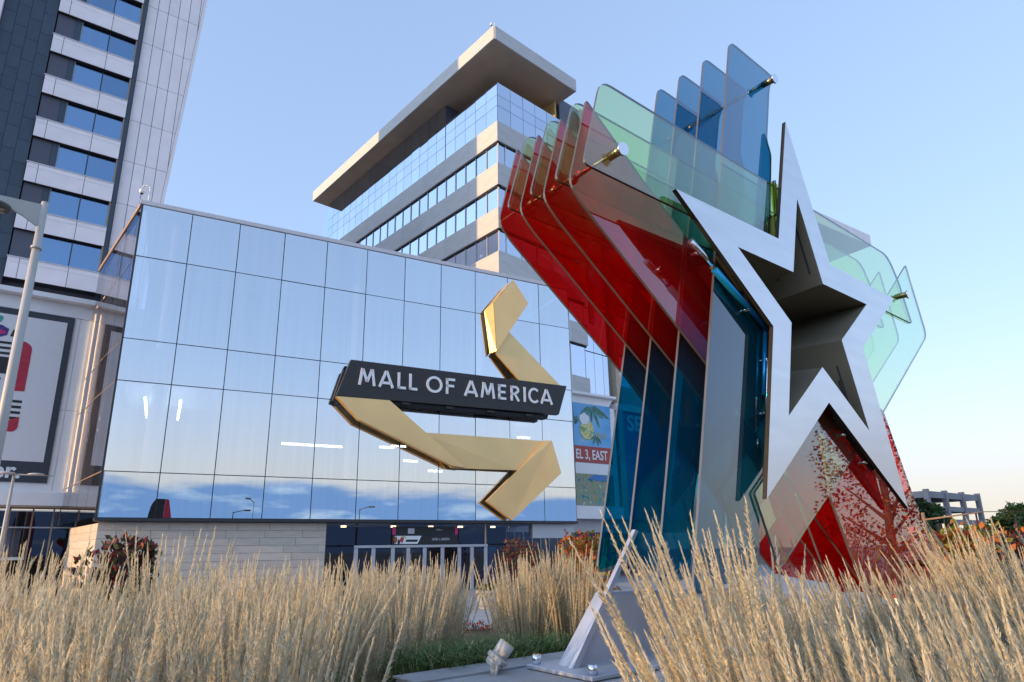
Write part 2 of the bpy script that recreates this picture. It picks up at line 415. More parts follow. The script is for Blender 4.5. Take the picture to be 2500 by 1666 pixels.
def rounded(pts, r, seg=4):
    out = []; n = len(pts)
    rr = r if isinstance(r, (list, tuple)) else [r] * n
    for i in range(n):
        p = Vector(pts[i]); a = Vector(pts[i - 1]); b = Vector(pts[(i + 1) % n])
        ri = rr[i]
        if ri <= 0: out.append(tuple(p)); continue
        da = (a - p); db = (b - p)
        t = min(ri, da.length * .45, db.length * .45)
        pa = p + da.normalized() * t; pb = p + db.normalized() * t
        for k in range(seg + 1):
            s = k / seg
            out.append(tuple(pa * (1 - s) ** 2 + p * 2 * s * (1 - s) + pb * s * s))
    return out
def clip_right(pts, fn):
    """clip polygon (x,z) to x <= fn(z) for a straight edge fn"""
    out = []
    for i in range(len(pts)):
        p, q = pts[i], pts[(i + 1) % len(pts)]
        dp, dq = p[0] - fn(p[1]), q[0] - fn(q[1])
        if dp <= 0: out.append(p)
        if dp * dq < 0:
            t = dp / (dp - dq); out.append((p[0] + (q[0] - p[0]) * t, p[1] + (q[1] - p[1]) * t))
    return out

def tube_bm(bm, p0, p1, r0, r1=None, seg=12, caps=True):
    r1 = r0 if r1 is None else r1
    p0, p1 = Vector(p0), Vector(p1)
    q = (p1 - p0).to_track_quat('Z', 'Y')
    a, b = [], []
    for i in range(seg):
        t = 2 * math.pi * i / seg
        d = q @ Vector((math.cos(t), math.sin(t), 0))
        a.append(bm.verts.new(p0 + d * r0)); b.append(bm.verts.new(p1 + d * r1))
    for i in range(seg):
        j = (i + 1) % seg
        bm.faces.new((a[i], a[j], b[j], b[i])).smooth = True
    if caps: bm.faces.new(a[::-1]); bm.faces.new(b)
    return bm
def tube(name, parent, p0, p1, r0, mat, r1=None, seg=12, frame=None):
    return bm_obj(name, tube_bm(bmesh.new(), p0, p1, r0, r1, seg), mat, parent, frame)

def text_obj(name, parent, txt, size, x, y, z, mat, frame=None, depth=0.01, bold=0.0, xscale=1.0):
    cu_ = bpy.data.curves.new(name, 'FONT'); cu_.body = txt; cu_.size = size; cu_.extrude = depth; cu_.offset = bold
    tmp = bpy.data.objects.new("tmp", cu_); COL.objects.link(tmp)
    dg = bpy.context.evaluated_depsgraph_get()
    me = bpy.data.meshes.new_from_object(tmp.evaluated_get(dg))
    bpy.data.objects.remove(tmp); bpy.data.curves.remove(cu_)
    me.materials.clear(); me.materials.append(mat)
    mx = Matrix.Translation((x, y, z)) @ Matrix.Rotation(math.pi / 2, 4, 'X') @ Matrix.Diagonal((xscale, 1, 1, 1))
    if frame is not None: mx = frame @ mx
    return link(name, me, None, parent, mx)

def arr_mesh(name, verts, faces, mats, midx=None):
    me = bpy.data.meshes.new(name)
    me.from_pydata([tuple(v) for v in verts], [], faces)
    for mt in mats: me.materials.append(mt)
    if midx is not None: me.polygons.foreach_set("material_index", np.asarray(midx, dtype=np.int32))
    me.update(); return me

def structure(o): o['kind'] = 'structure'; return o

# ------------------------------------------------------------------ ground
def smooth(t):
    t = min(1, max(0, t)); return t * t * (3 - 2 * t)
def mound(x, y):
    d = math.hypot((x - 1.0) / 1.2, y - 3.0)
    base = (1 - smooth((d - 7.5) / 8.0)) * 0.98
    # raised bed carrying the sculpture: a ridge along its foot line
    ax_, ay_, bx_, by_ = -.05, 2.75, 3.3, 4.75
    t = min(1, max(0, ((x - ax_) * (bx_ - ax_) + (y - ay_) * (by_ - ay_)) / ((bx_ - ax_) ** 2 + (by_ - ay_) ** 2)))
    e = math.hypot(x - ax_ - t * (bx_ - ax_), y - ay_ - t * (by_ - ay_))
    return base + (1 - smooth((e - .45) / 1.6)) * (1.79 - base) * (1 if base > .02 else 0)
bm = bmesh.new()
S = 900.0
vs = [bm.verts.new((a * S, b * S, -0.02)) for a, b in ((-1, -1), (1, -1), (1, 1), (-1, 1))]
bm.faces.new(vs)
structure(bm_obj('ground', bm, M['far_ground']))
bm = bmesh.new()
vs = [bm.verts.new(p) for p in ((-60, -20, 0.0), (60, -20, 0.0), (60, 75, 0.0), (-60, 75, 0.0))]
bm.faces.new(vs)
structure(bm_obj('plaza_paving', bm, M['plaza']))
vv, ff = [], []
nx, ny = 150, 128
for j in range(ny + 1):
    for i in range(nx + 1):
        x = -18 + 38 * i / nx; y = -13 + 32 * j / ny
        z = mound(x, y); z = z + (0.02 * math.sin(x * 3.1) * math.sin(y * 2.7) if z > 0.1 else 0) - (0.02 if z <= 0.0 else 0)
        vv.append((x, y, z))
for j in range(ny):
    for i in range(nx):
        a = j * (nx + 1) + i; ff.append((a, a + 1, a + nx + 2, a + nx + 1))
structure(link('planting_mound', arr_mesh('planting_mound', vv, ff, [M['soil']])))

# ------------------------------------------------------------------ glass pavilion
A1, A2, A3 = R(-41.8), R(61.96), R(54.5)
pav = thing('glass_pavilion', 'mirrored blue glass box of the mall entrance with black ribbon sign hung on its front', 'building',
            (-19.6, 30.942, 0), az_rot(A2))
W, NC = 27.25, 11
rows = [4.05, 6.26, 10.80, 13.02, 17.60, 20.59]
cw = W / NC
for r in range(5):
    for c in range(NC):
        box('pane', pav, c * cw + .022, (c + 1) * cw - .022, 0.0, 0.03, rows[r] + .022, rows[r + 1] - .022, M['mirror_glass'], jitter=0.002)
for c in range(NC + 1):
    box('mullion', pav, c * cw - .035, c * cw + .035, 0.04, 0.16, 4.05, 20.59, M['dark_mullion'])
for z in rows[1:5]:
    box('transom', pav, 0, W, 0.045, 0.15, z - .04, z + .04, M['dark_mullion'])
box('roof_edge', pav, -.12, W + .08, -.06, .6, 20.60, 20.86, M['parapet_metal'], bev=.02)
box('roof', pav, 0.2, W - .1, .61, 11.0, 20.50, 20.70, M['parapet_metal'])
box('bottom_edge', pav, -.06, W + .05, -.05, 0.5, 3.90, 4.04, M['dark_mullion'], bev=.01)
box('soffit', pav, 0.1, W, .51, 3.0, 3.93, 4.03, M['soffit'])
# inside: floors, back wall, round columns, light tubes
box('floor', pav, .3, W - .3, .35, 9.5, 10.95, 12.75, M['interior_pale'])
box('floor', pav, .3, W - .3, .35, 9.5, 4.30, 6.10, M['interior_dark'])
box('back_wall', pav, .3, W - .3, 9.6, 9.9, 4.3, 20.4, M['interior_dark'])
colm = {}
def column(x, y, z0, z1, r=.42):
    k = round(z1 - z0, 2)
    if k not in colm:
        b = tube_bm(bmesh.new(), (0, 0, 0), (0, 0, k), r, seg=24, caps=False)
        me = bpy.data.meshes.new('column'); b.to_mesh(me); b.free(); me.materials.append(M['interior_pale']); colm[k] = me
    link('column', colm[k], None, pav, Matrix.Translation((x, y, z0)))
for x in (1.95, 12.4, 21.0):
    column(x, 1.5, 12.8, 20.4); column(x, 1.5, 6.15, 10.9)
def light_line(p0, p1):
    tube('light_tube', pav, p0, p1, .07, M['light_tube'], seg=8)
light_line((1.35, 1.0, 10.2), (1.35, 6.5, 10.2)); light_line((3.0, 1.0, 10.2), (3.0, 6.5, 10.2))
light_line((8.6, 3.2, 8.6), (12.2, 3.2, 8.6))
for x, y, z in ((15.6, 4, 9.0), (16.8, 5, 8.2), (15.4, 6, 9.2), (20.2, 3, 9.7), (24.5, 3, 10.0), (18.6, 5, 7.6)):
    light_line((x, y, z), (x + 1.0, y, z))
# glazed flank running back to the podium
FL = Matrix.Rotation((az_rot(A1) - az_rot(A2)), 4, 'Z')          # x along the flank, y outward
for r in range(5):
    for c in range(4):
        box('side_pane', pav, .08 + c * 2.81, .08 + c * 2.81 + 2.76, -.03, 0.0, rows[r] + .03, rows[r + 1] - .03, M['side_glass'], FL)
for z in rows[1:5]:
    box('side_transom', pav, .06, 11.3, -.10, -.04, z - .03, z + .03, M['bronze_reveal'], FL)
box('side_roof_edge', pav, 0.05, 11.35, -.25, .05, 20.60, 20.84, M['bronze_reveal'], FL)
box('corner_post', pav, -.03, .05, -.06, .02, 4.05, 20.59, M['dark_mullion'], FL)
# right flank, plain
box('end_wall', pav, W + .02, W + .12, .2, 9.9, 4.05, 20.5, M['aluminium'])
# stone base, laid in courses of long slabs
CH = .385
for k in range(10):
    z0 = k * CH + .02; x = 0.12
    off = random.uniform(.5, 1.6)
    while x < 10.90:
        x1 = min(x + off, 10.92); off = random.uniform(1.1, 2.0)
        if 10.92 - x1 < .35: x1 = 10.92
        yy = .45 + random.uniform(-.006, .006)
        box('stone_slab', pav, x + .006, x1 - .006, yy, .62, z0 + .006, z0 + CH - .006, M['stone'], bev=.004)
        x = x1
box('stone_backing', pav, .14, 10.9, .60, .9, 0, 3.9, M['stone'])
for k in range(10):
    z0 = k * CH + .02; x = 0.62
    off = random.uniform(.6, 1.6)
    while x < 9.4:
        x1 = min(x + off, 9.42); off = random.uniform(1.1, 2.2)
        if 9.42 - x1 < .35: x1 = 9.42
        box('stone_slab', pav, x + .004, x1 - .004, -.62, -.40 + random.uniform(-.004, .004), z0 + .004, z0 + CH - .004, M['stone'], FL, bev=.003)
        x = x1
# entrance glazing under the box
for x0, x1 in ((10.97, 12.6), (12.66, 14.7), (14.76, 18.9), (18.96, 20.7), (20.82, 22.4), (22.46, 24.0)):
    box('transom_pane', pav, x0, x1, .60, .63, 2.68, 3.88, M['shop_glass'])
box('side_light', pav, 20.84, 22.4, .60, .63, .12, 2.6, M['shop_glass'])
box('side_light', pav, 22.46, 24.0, .60, .63, .12, 2.6, M['shop_glass'])
box('side_light', pav, 11.0, 12.58, .60, .63, .12, 2.6, M['shop_glass'])
posts = [12.66, 13.66, 14.80, 15.73, 16.75, 17.88, 18.98, 19.82, 20.75]
for x in posts:
    box('door_post', pav, x - .11, x + .11, .50, .66, 0.02, 2.5, M['aluminium'], bev=.01)
for a, b in zip(posts[:-1], posts[1:]):
    box('door_glass', pav, a + .12, b - .12, .56, .59, .15, 2.46, M['shop_glass'])
box('door_head', pav, 12.55, 20.88, .48, .68, 2.51, 2.66, M['aluminium'], bev=.01)
box('mullion', pav, 20.71, 20.79, .52, .66, 2.67, 3.9, M['tan_panel'])
box('shop_interior', pav, 11, 24, 4.0, 4.2, 0, 3.9, M['interior_dark'])
box('shop_ceiling', pav, 11, 24, .9, 4.0, 3.80, 3.92, M['soffit'])
for x in (12.2, 15.2, 17.6, 19.6, 21.9):
    tube('downlight', pav, (x, 1.8, 3.70), (x, 1.8, 3.79), .16, M['downlight'], seg=10)
for x, w, h, mt in ((13.2, .5, 1.7, 'print_purple'), (16.1, .6, 2.0, 'bronze_reveal'), (19.4, .7, 1.6, 'sign_blue'), (21.6, .9, 2.2, 'sign_blue'), (23.2, .6, 1.9, 'print_purple')):
    box('display_panel', pav, x, x + w, 2.6, 2.66, .3, .3 + h, M[mt])
box('door_end_panel', pav, 24.05, W, .4, .9, 3.0, 3.88, M['aluminium'])

# dark banners over the doors
F_pav = pav.matrix_basis.copy()
def on_pav(x, y, z):
    return Matrix.Translation((-19.6, 30.942, 0)) @ Matrix.Rotation(az_rot(A2), 4, 'Z') @ Vector((x, y, z))
ban = thing('door_banner', 'dark upper banner with pink ends above the entrance doors', 'banner', on_pav(14.72, .5, 3.24), az_rot(A2))
box('board', ban, 0, 4.13, 0, .05, 0, .45, M['print_black'])
box('end_strip', ban, 0.0, .20, -.012, -.002, 0, .45, M['print_pink'])
box('end_strip', ban, 3.95, 4.13, -.012, -.002, 0, .45, M['print_pink'])
box('emblem', ban, .95, 1.35, -.012, -.002, .06, .36, M['aluminium'])
text_obj('lettering', ban, 'LEVEL 1', .13, 2.7, -.004, .24, M['interior_pale'], depth=.004)
ban2 = thing('door_banner', 'dark lower banner with white slanted patch directly above the entrance doors', 'banner', on_pav(14.72, .46, 2.69), az_rot(A2))
box('board', ban2, 0, 4.13, 0, .05, 0, .5, M['print_black'])
prism('patch', ban2, [(.15, .03), (1.55, .03), (1.78, .48), (.15, .48)], -.012, -.002, M['letter_white'])
prism('patch', ban2, [(.05, .25), (.2, .05), (.32, .22), (.25, .45), (.1, .4)], -.02, -.013, M['leaf_orange'])
prism('patch', ban2, [(.45, .3), (.6, .04), (.7, .3), (.6, .47)], -.02, -.013, M['print_red'])
prism('patch', ban2, [(.3, .05), (.45, .03), (.52, .2), (.36, .3)], -.02, -.013, M['print_black'])
prism('patch', ban2, [(.55, .35), (.8, .33), (.8, .45), (.6, .47)], -.02, -.013, M['print_yellow'])
prism('patch', ban2, [(.8, .14), (1.5, .14), (1.58, .27), (.85, .27)], -.02, -.013, M['print_black'])
text_obj('lettering', ban2, 'LEVEL 1, NORTH', .19, 2.45, -.006, .22, M['interior_pale'], depth=.004, bold=.003, xscale=.8)

# ------------------------------------------------------------------ ribbon sign
sign = thing('ribbon_sign', 'folded gold metal ribbon sign with black name board on the glass front', 'sign', on_pav(0, 0, 0), az_rot(A2))
def slab3(name, parent, quad, thick, mats, mx=None):
    """thick plate over a polygon of (x, y, z) points; edge faces take the second material"""
    bm = bmesh.new()
    a = [bm.verts.new(p) for p in quad]; b = [bm.verts.new((p[0], p[1] + thick, p[2])) for p in quad]
    n = len(quad)
    bm.faces.new(a); bm.faces.new(b[::-1])
    for i in range(n):
        j = (i + 1) % n
        f = bm.faces.new((a[j], a[i], b[i], b[j])); f.material_index = 1 if len(mats) > 1 else 0
    bmesh.ops.recalc_face_normals(bm, faces=list(bm.faces))
    return bm_obj(name, bm, mats, parent, mx)
prism('name_board', sign, [(11.46, 13.04), (26.25, 13.02), (25.54, 10.97), (10.72, 10.82)], -.95, -.55, M['sign_black'], bev=.02)
prism('board_return', sign, [(11.7, 12.75), (11.12, 12.45), (10.62, 10.62), (11.0, 10.50), (12.2, 10.9), (12.2, 12.7)], -.54, -.25, M['sign_black'], bev=.02)
box('light_trough', sign, 14.0, 24.6, -.78, -.30, 10.62, 10.86, M['black_gap'], bev=.01)
for x in (14.6, 17.4, 20.2, 23.0):
    box('trough_light', sign, x, x + .5, -.92, -.79, 10.68, 10.82, M['star_edge'])
g = [M['gold'], M['gold_edge']]
slab3('ribbon_fold', sign, [(22.23, -.98, 20.05), (23.36, -.98, 18.55), (21.02, -.80, 14.90), (20.80, -.80, 18.24)][::-1], .16, g)
# second face of the top fold, bending back to the lower ribbon
slab3('ribbon_fold', sign, [(22.10, -.95, 20.02), (20.78, -.78, 18.20), (20.98, -.78, 14.88), (20.72, -.36, 14.80), (20.32, -.36, 17.72), (21.92, -.42, 19.85)], .10, [M['gold_edge'], M['gold_edge']])
slab3('ribbon_fold', sign, [(22.05, -.52, 16.46), (25.94, -.72, 13.00), (22.78, -.72, 13.00), (21.02, -.52, 14.84)], .16, g)
slab3('ribbon_fold', sign, [(10.75, -.93, 10.80), (13.85, -.93, 10.85), (18.76, -.84, 7.15), (17.93, -.84, 7.22), (12.08, -.93, 9.56)], .40, g)
slab3('ribbon_fold', sign, [(15.92, -.46, 9.19), (24.50, -.66, 9.16), (22.43, -.66, 7.16), (18.0, -.46, 7.14)], .16, g)
slab3('ribbon_fold', sign, [(24.50, -.86, 9.18), (24.94, -.92, 9.17), (25.57, -.92, 7.08), (22.02, -.66, 4.05), (20.28, -.66, 5.19), (22.40, -.80, 7.14)], .30, g)
for x, z in ((21.6, 15.4), (23.4, 13.6), (14.5, 9.6), (17.0, 8.0), (20.5, 8.2), (23.8, 7.3), (12.0, 12.0), (24.5, 12.0), (21.9, 18.0)):
    tube('standoff', sign, (x, -.32, z), (x, .0, z), .06, M['star_edge'], seg=8)

def stroke(bm, p, q, w, y0, y1):
    p, q = Vector(p), Vector(q); d = (q - p).normalized(); n = Vector((-d.y, d.x)) * w / 2
    prism_bm([tuple(p + n), tuple(p - n), tuple(q - n), tuple(q + n)], y0, y1, bm)
def arc(bm, c, rx, rz, a0, a1, w, y0, y1, seg=20):
    for i in range(seg):
        t0 = R(a0 + (a1 - a0) * i / seg); t1 = R(a0 + (a1 - a0) * (i + 1) / seg)
        o = lambda t, k: (c[0] + (rx + k) * math.cos(t), c[1] + (rz + k) * math.sin(t))
        prism_bm([o(t0, -w / 2), o(t0, w / 2), o(t1, w / 2), o(t1, -w / 2)], y0, y1, bm)
def letter(ch, w, h=1.0, t=.155):
    bm = bmesh.new(); a, b = 0.0, .055; k = t / 2
    S_ = lambda p, q: stroke(bm, p, q, t, a, b)
    if ch == 'M':
        S_((k, 0), (w * .17 + k * .6, h)); S_((w * .16 + k, h - .02), (w / 2, h * .22)); S_((w / 2, h * .22), (w - w * .16 - k, h - .02)); S_((w - k, 0), (w - w * .17 - k * .6, h))
    elif ch == 'A':
        S_((k, 0), (w / 2 - .01, h)); S_((w - k, 0), (w / 2 + .01, h)); S_((w * .22, h * .27), (w * .78, h * .27))
    elif ch == 'L':
        S_((k, 0), (k, h)); S_((0, k), (w, k))
    elif ch == 'F':
        S_((k, 0), (k, h)); S_((0, h - k), (w, h - k)); S_((0, h * .52), (w * .9, h * .52))
    elif ch == 'E':
        S_((k, 0), (k, h)); S_((0, h - k), (w, h - k)); S_((0, h * .5), (w * .92, h * .5)); S_((0, k), (w, k))
    elif ch == 'I':
        S_((k, 0), (k, h))
    elif ch == 'O':
        arc(bm, (w / 2, h / 2), w / 2 - k, h / 2 - k + .02, 0, 360, t, a, b, 36)
    elif ch == 'C':
        arc(bm, (w / 2 + .03, h / 2), w / 2 - k + .02, h / 2 - k + .02, 45, 315, t, a, b, 28)
    elif ch == 'R':
        S_((k, 0), (k, h)); S_((0, h - k), (w * .5, h - k)); S_((0, h * .46), (w * .5, h * .46))
        arc(bm, (w * .5, h * .73), w * .32, h * .27 - k, -90, 90, t, a, b, 14); S_((w * .45, h * .46), (w - k, 0))
    return bm
for ch, x0, w in (('M', 11.93, 1.02), ('A', 13.10, .96), ('L', 14.27, .52), ('L', 14.99, .52), ('O', 16.08, 1.05), ('F', 17.36, .60), ('A', 18.57, .98),
                  ('M', 19.72, 1.02), ('E', 20.96, .57), ('R', 21.86, .68), ('I', 22.83, .16), ('C', 23.17, .86), ('A', 24.08, .98)):
    bm_obj('letter', letter(ch, w), M['letter_white'], sign, Matrix.Translation((x0, -1.02, 11.58)))

# ------------------------------------------------------------------ hotel tower and its podium
EX, EY = -27.15, 39.38
tow = thing('hotel_tower', 'tall pale and dark panelled hotel tower with stacked blue windows above the podium', 'building', (EX, EY, 0), az_rot(A3))
edge = lambda z: 4.45 - (47.2 - z) * .0574
ZT = 57.0
prism('core_wall', tow, clip_right([(-9.0, 18.4), (9.0, 18.4), (9.0, ZT), (-9.0, ZT)], lambda z: edge(z) - .05), 2.62, 15.0, M['dark_panel'])
box('shade_wing', tow, -9.0, 3.2, 15.0, 62.0, 18.4, 50.0, M['white_panel'])  # added out of view to shade the office bands; pale where panes mirror it
cols = [.35, 1.07, 1.80, 2.53, 3.27, 4.01, 4.8, 5.6]
zr = [18.4, 19.9, 23.38, 26.86, 30.34, 33.80, 37.33, 40.80, 44.28, 47.76, 51.2, 54.7, ZT]
for z0, z1 in zip(zr[:-1], zr[1:]):
    for a, b in zip(cols[:-1], cols[1:]):
        pl = clip_right([(a + .018, z0 + .018), (b - .018, z0 + .018), (b - .018, z1 - .018), (a + .018, z1 - .018)], lambda z: edge(z) - .24)
        if len(pl) >= 3 and max(p[0] for p in pl) - min(p[0] for p in pl) > .1:
            prism('cladding_panel', tow, pl, 2.0, 2.06, M['white_panel'])
prism('wing_backing', tow, clip_right([(.34, 18.4), (9, 18.4), (9, ZT), (.34, ZT)], lambda z: edge(z) - .05), 2.065, 2.6, M['black_gap'])
prism('edge_trim', tow, [(edge(18.4) - .22, 18.4), (edge(18.4), 18.4), (edge(ZT), ZT), (edge(ZT) - .22, ZT)], 1.96, 2.7, M['white_panel'])
box('dark_fin', tow, .07, .33, 1.75, 2.6, 18.4, ZT, M['slate_panel'])
tops = [21.20 + 3.48 * k for k in range(-1, 11)]
wav = []
for i in range(37):
    x = 1.66 * i / 36; wav.append((x, .018 * math.sin(i * 1.13 + .8 * math.sin(i * .37)) + .012 * math.sin(i * .41)))
vv = []; ff = []
for x, y in wav: vv += [(x, y, 0), (x, y, 2.0)]
for i in range(36): ff.append((2 * i, 2 * i + 2, 2 * i + 3, 2 * i + 1))
cur_me = arr_mesh('curtain', vv, ff, [M['curtain']])
for k, zt in enumerate(tops):
    if zt > 19:
        for x0, x1 in ((-5.0, -4.37), (-4.35, -1.71), (-1.69, .05)):
            box('band_panel', tow, x0 + .006, x1 - .006, 1.70, 1.76, zt - 1.49, zt - .42, M['white_panel'])
            box('band_panel', tow, x0 + .006, x1 - .006, 1.70, 1.76, zt - .405, zt - .09, M['white_panel'])
        box('band_cap', tow, -5.04, .06, 1.66, 2.1, zt - .08, zt - .01, M['parapet_metal'])
        box('band_core', tow, -5.0, .05, 1.765, 2.6, zt - 1.49, zt - .09, M['black_gap'])
    zb, zh = zt, zt + 1.98
    if zb > 18 and zb < 55:
        box('infill_panel', tow, -4.97, -3.86, 2.0, 2.1, zb, zh, M['dark_panel'])
        box('infill_panel', tow, -3.85, -3.50, 1.96, 2.1, zb, zh, M['slate_panel'])
        for x0 in (-3.44, -1.71):
            fr = box('window', tow, x0, x0 + 1.66, 2.06, 2.09, zb + .04, zh - .03, M['hotel_glass'], jitter=.002)
            q = random.random()
            if q < .55: link('curtain', cur_me, None, tow, Matrix.Translation((x0, 2.26, zb)))
            else:                                       # drawn partly open
                for sx, w_ in ((0, random.uniform(.18, .5)), (1, random.uniform(.15, .4))):
                    link('curtain', cur_me, None, tow, Matrix.Translation((x0 + (1.66 - 1.66 * w_) * sx, 2.26, zb)) @ Matrix.Diagonal((w_, 1, 1, 1)))
        box('window_mullion', tow, -1.77, -1.715, 2.0, 2.12, zb, zh, M['dark_mullion'])
        box('window_jamb', tow, -3.49, -3.45, 2.0, 2.12, zb, zh, M['aluminium'])
        box('window_reveal', tow, -.045, .06, 1.80, 2.12, zb, zh, M['bronze_reveal'])
for c in range(4):
    z = 18.4 - (c % 2) * .9
    while z < 50:
        z1 = z + 1.74
        box('slate_panel', tow, -7.98 + c * .735 + .01, -7.98 + (c + 1) * .735 - .01, 1.92, 2.0, max(z, 18.41) + .01, z1 - .01, M['slate_panel'])
        z = z1
box('slate_backing', tow, -8.0, -5.04, 2.005, 2.6, 18.4, 52, M['black_gap'])
box('far_bay', tow, -11.0, -8.01, 1.55, 2.6, 36.0, ZT, M['white_panel'])
box('far_bay', tow, -11.0, -8.01, 1.75, 2.6, 18.4, 35.99, M['dark_panel'])

pod = thing('mall_podium', 'white two storey mall podium with billboard wall below the hotel tower', 'building', (EX, EY, 0), az_rot(A3))
box('cornice', pod, -22, 5.5, -.62, 3.0, 18.0, 18.33, M['white_wall'], bev=.02)
box('cove', pod, -22, 5.5, -.05, .4, 17.12, 17.99, M['white_wall'])
for x0, x1 in ((-22, -.56), (-.54, .22), (.48, 1.0), (1.02, 5.5)):
    for z0, z1 in ((6.02, 11.08), (11.10, 17.1)):
        box('wall_panel', pod, x0, x1, 0.0, .12, z0, z1, M['white_wall'], bev=.006)
box('wall_backing', pod, -22, 5.5, .125, 2.5, 5.3, 17.95, M['white_wall'])
box('ledge', pod, -22, 5.5, -.62, .12, 5.20, 6.0, M['white_wall'], bev=.02)
prism('fin', pod, [(.24, 5.6), (.46, 5.6), (.46, 18.28), (.24, 18.28)], -.64, -.01, M['white_wall'], bev=.01)
box('fin_slot', pod, .335, .36, -.655, -.642, 5.3, 18.2, M['bronze_reveal'])
for x0, x1 in ((.195, .235), (.465, .505)):
    box('light_strip', pod, x0, x1, -.10, -.04, 6.1, 17.6, M['lamp_strip'])
box('soffit', pod, -22, 5.5, -.5, 1.6, 5.12, 5.19, M['tan_panel'])
for x0, x1 in ((-8.0, -5.0), (-4.95, -2.45), (-2.35, -1.32), (-1.24, -.3), (-.2, .9), (1.0, 2.2)):
    box('window_pane', pod, x0, x1, 1.0, 1.03, 4.05, 5.05, M['shop_glass'])
    box('window_pane', pod, x0, x1, 1.0, 1.03, 2.30, 3.97, M['shop_glass'])
    box('window_pane', pod, x0, x1, 1.0, 1.03, 0.1, 2.15, M['shop_glass'])
for x in (-4.98, -2.40, -1.28, -.25, .95):
    box('window_post', pod, x - .045, x + .045, .92, 1.08, 0, 5.1, M['bronze_reveal'])
box('window_rail', pod, -8, 2.2, .94, 1.08, 3.97, 4.05, M['aluminium'])
box('door_head', pod, -4.9, -1.35, .86, 1.1, 2.14, 2.30, M['letter_white'])
box('shop_interior', pod, -9, 3, 3.5, 3.6, 0, 5.1, M['interior_dark'])
wp = box('window_poster', pod, -3.6, -1.7, 1.3, 1.33, 2.3, 3.95, M['poster_white'])
prism('print', wp, [(0.0, .75), (.95, .95), (1.25, 1.2), (1.25, 1.6), (0.0, 1.6)], -.012, -.002, M['print_green'])
prism('print', wp, [(.1, 0.05), (.45, .05), (.4, .65), (.3, .75)], -.012, -.002, M['print_red'])

def on_pod(x, y, z): return Matrix.Translation((EX, EY, 0)) @ Matrix.Rotation(az_rot(A3), 4, 'Z') @ Vector((x, y, z))
bill = thing('billboard', 'white billboard with thick dark border, red shape and black stripes on the podium wall', 'billboard', on_pod(0, 0, 0), az_rot(A3))
box('border', bill, -8.5, -.86, -.10, -.004, 6.57, 17.07, M['poster_frame'])
box('print_sheet', bill, -8.2, -1.21, -.115, -.102, 7.80, 16.69, M['poster_white'])
def pr(pts, mt, lay=0): prism('print', bill, pts, -.128 - .006 * lay, -.117 - .006 * lay, M[mt])
pr(rounded([(-3.7, 11.95), (-2.75, 11.99), (-2.76, 14.85), (-3.25, 15.15), (-3.7, 15.0)], [0, .05, .5, .3, 0]), 'print_red')
for k in range(4): pr([(-3.75, 11.42 - k * .34), (-2.77, 11.42 - k * .34), (-2.77, 11.26 - k * .34), (-3.75, 11.26 - k * .34)], 'print_black')
pr(rounded([(-3.7, 9.5), (-2.95, 9.5), (-2.76, 9.7), (-2.76, 10.42), (-3.7, 9.95)], [0, .1, .1, 0, 0]), 'print_red', 1)
for k in range(5): pr([(-5.2, 14.92 - k * .33), (-3.80, 14.95 - k * .33), (-3.80, 14.80 - k * .33), (-5.2, 14.77 - k * .33)], 'print_black')
pr([(-5.2, 12.95), (-3.8, 12.95), (-3.8, 13.98), (-5.2, 13.98)], 'print_black', 1)
text_obj('lettering', bill, 'E', .85, -4.42, -.131, 12.1, M['print_black'], depth=.005, bold=.03)
pr([(-5.2, 14.75), (-4.1, 15.35), (-4.05, 15.75), (-4.45, 15.95), (-5.2, 15.8)], 'print_purple', 1)
pr([(-5.2, 15.2), (-4.15, 15.45), (-4.3, 15.65), (-5.2, 15.5)], 'print_pink', 2)
pr(rounded([(-5.2, 16.1), (-4.5, 16.1), (-4.38, 16.5), (-5.2, 16.6)], [0, .1, .2, 0]), 'print_teal')
pr([(-3.95, 15.3), (-3.78, 15.3), (-3.70, 15.75), (-3.85, 15.75)], 'print_black')
text_obj('lettering', bill, 'ter.', 1.28, -4.02, -.112, 6.82, M['letter_white'], depth=.006, bold=.03)
bill2 = thing('billboard', 'dark framed billboard half hidden behind the glass box flank', 'billboard', on_pod(0, 0, 0), az_rot(A3))
box('border', bill2, 1.42, 5.0, -.10, -.004, 6.57, 17.05, M['soffit'])
box('print_sheet', bill2, 1.75, 4.7, -.115, -.102, 7.0, 16.7, M['poster_white'])

# ------------------------------------------------------------------ office block
OX, OY = -.606, 51.996
off = thing('office_block', 'glass office block with tan bands and deep overhanging flat roof behind the mirrored box', 'building', (OX, OY, 0))
LF = Matrix.Rotation(az_rot(A1), 4, 'Z')                    # x runs left from the corner, y points outward
RF = Matrix.Rotation(az_rot(A1 + math.pi / 2), 4, 'Z')      # x runs right from the corner, y points inward
PW = 1.62
bands = [(39.10, 41.20), (34.52, 36.75), (30.10, 32.18), (25.70, 27.86), (21.30, 23.40), (16.1, 18.0)]
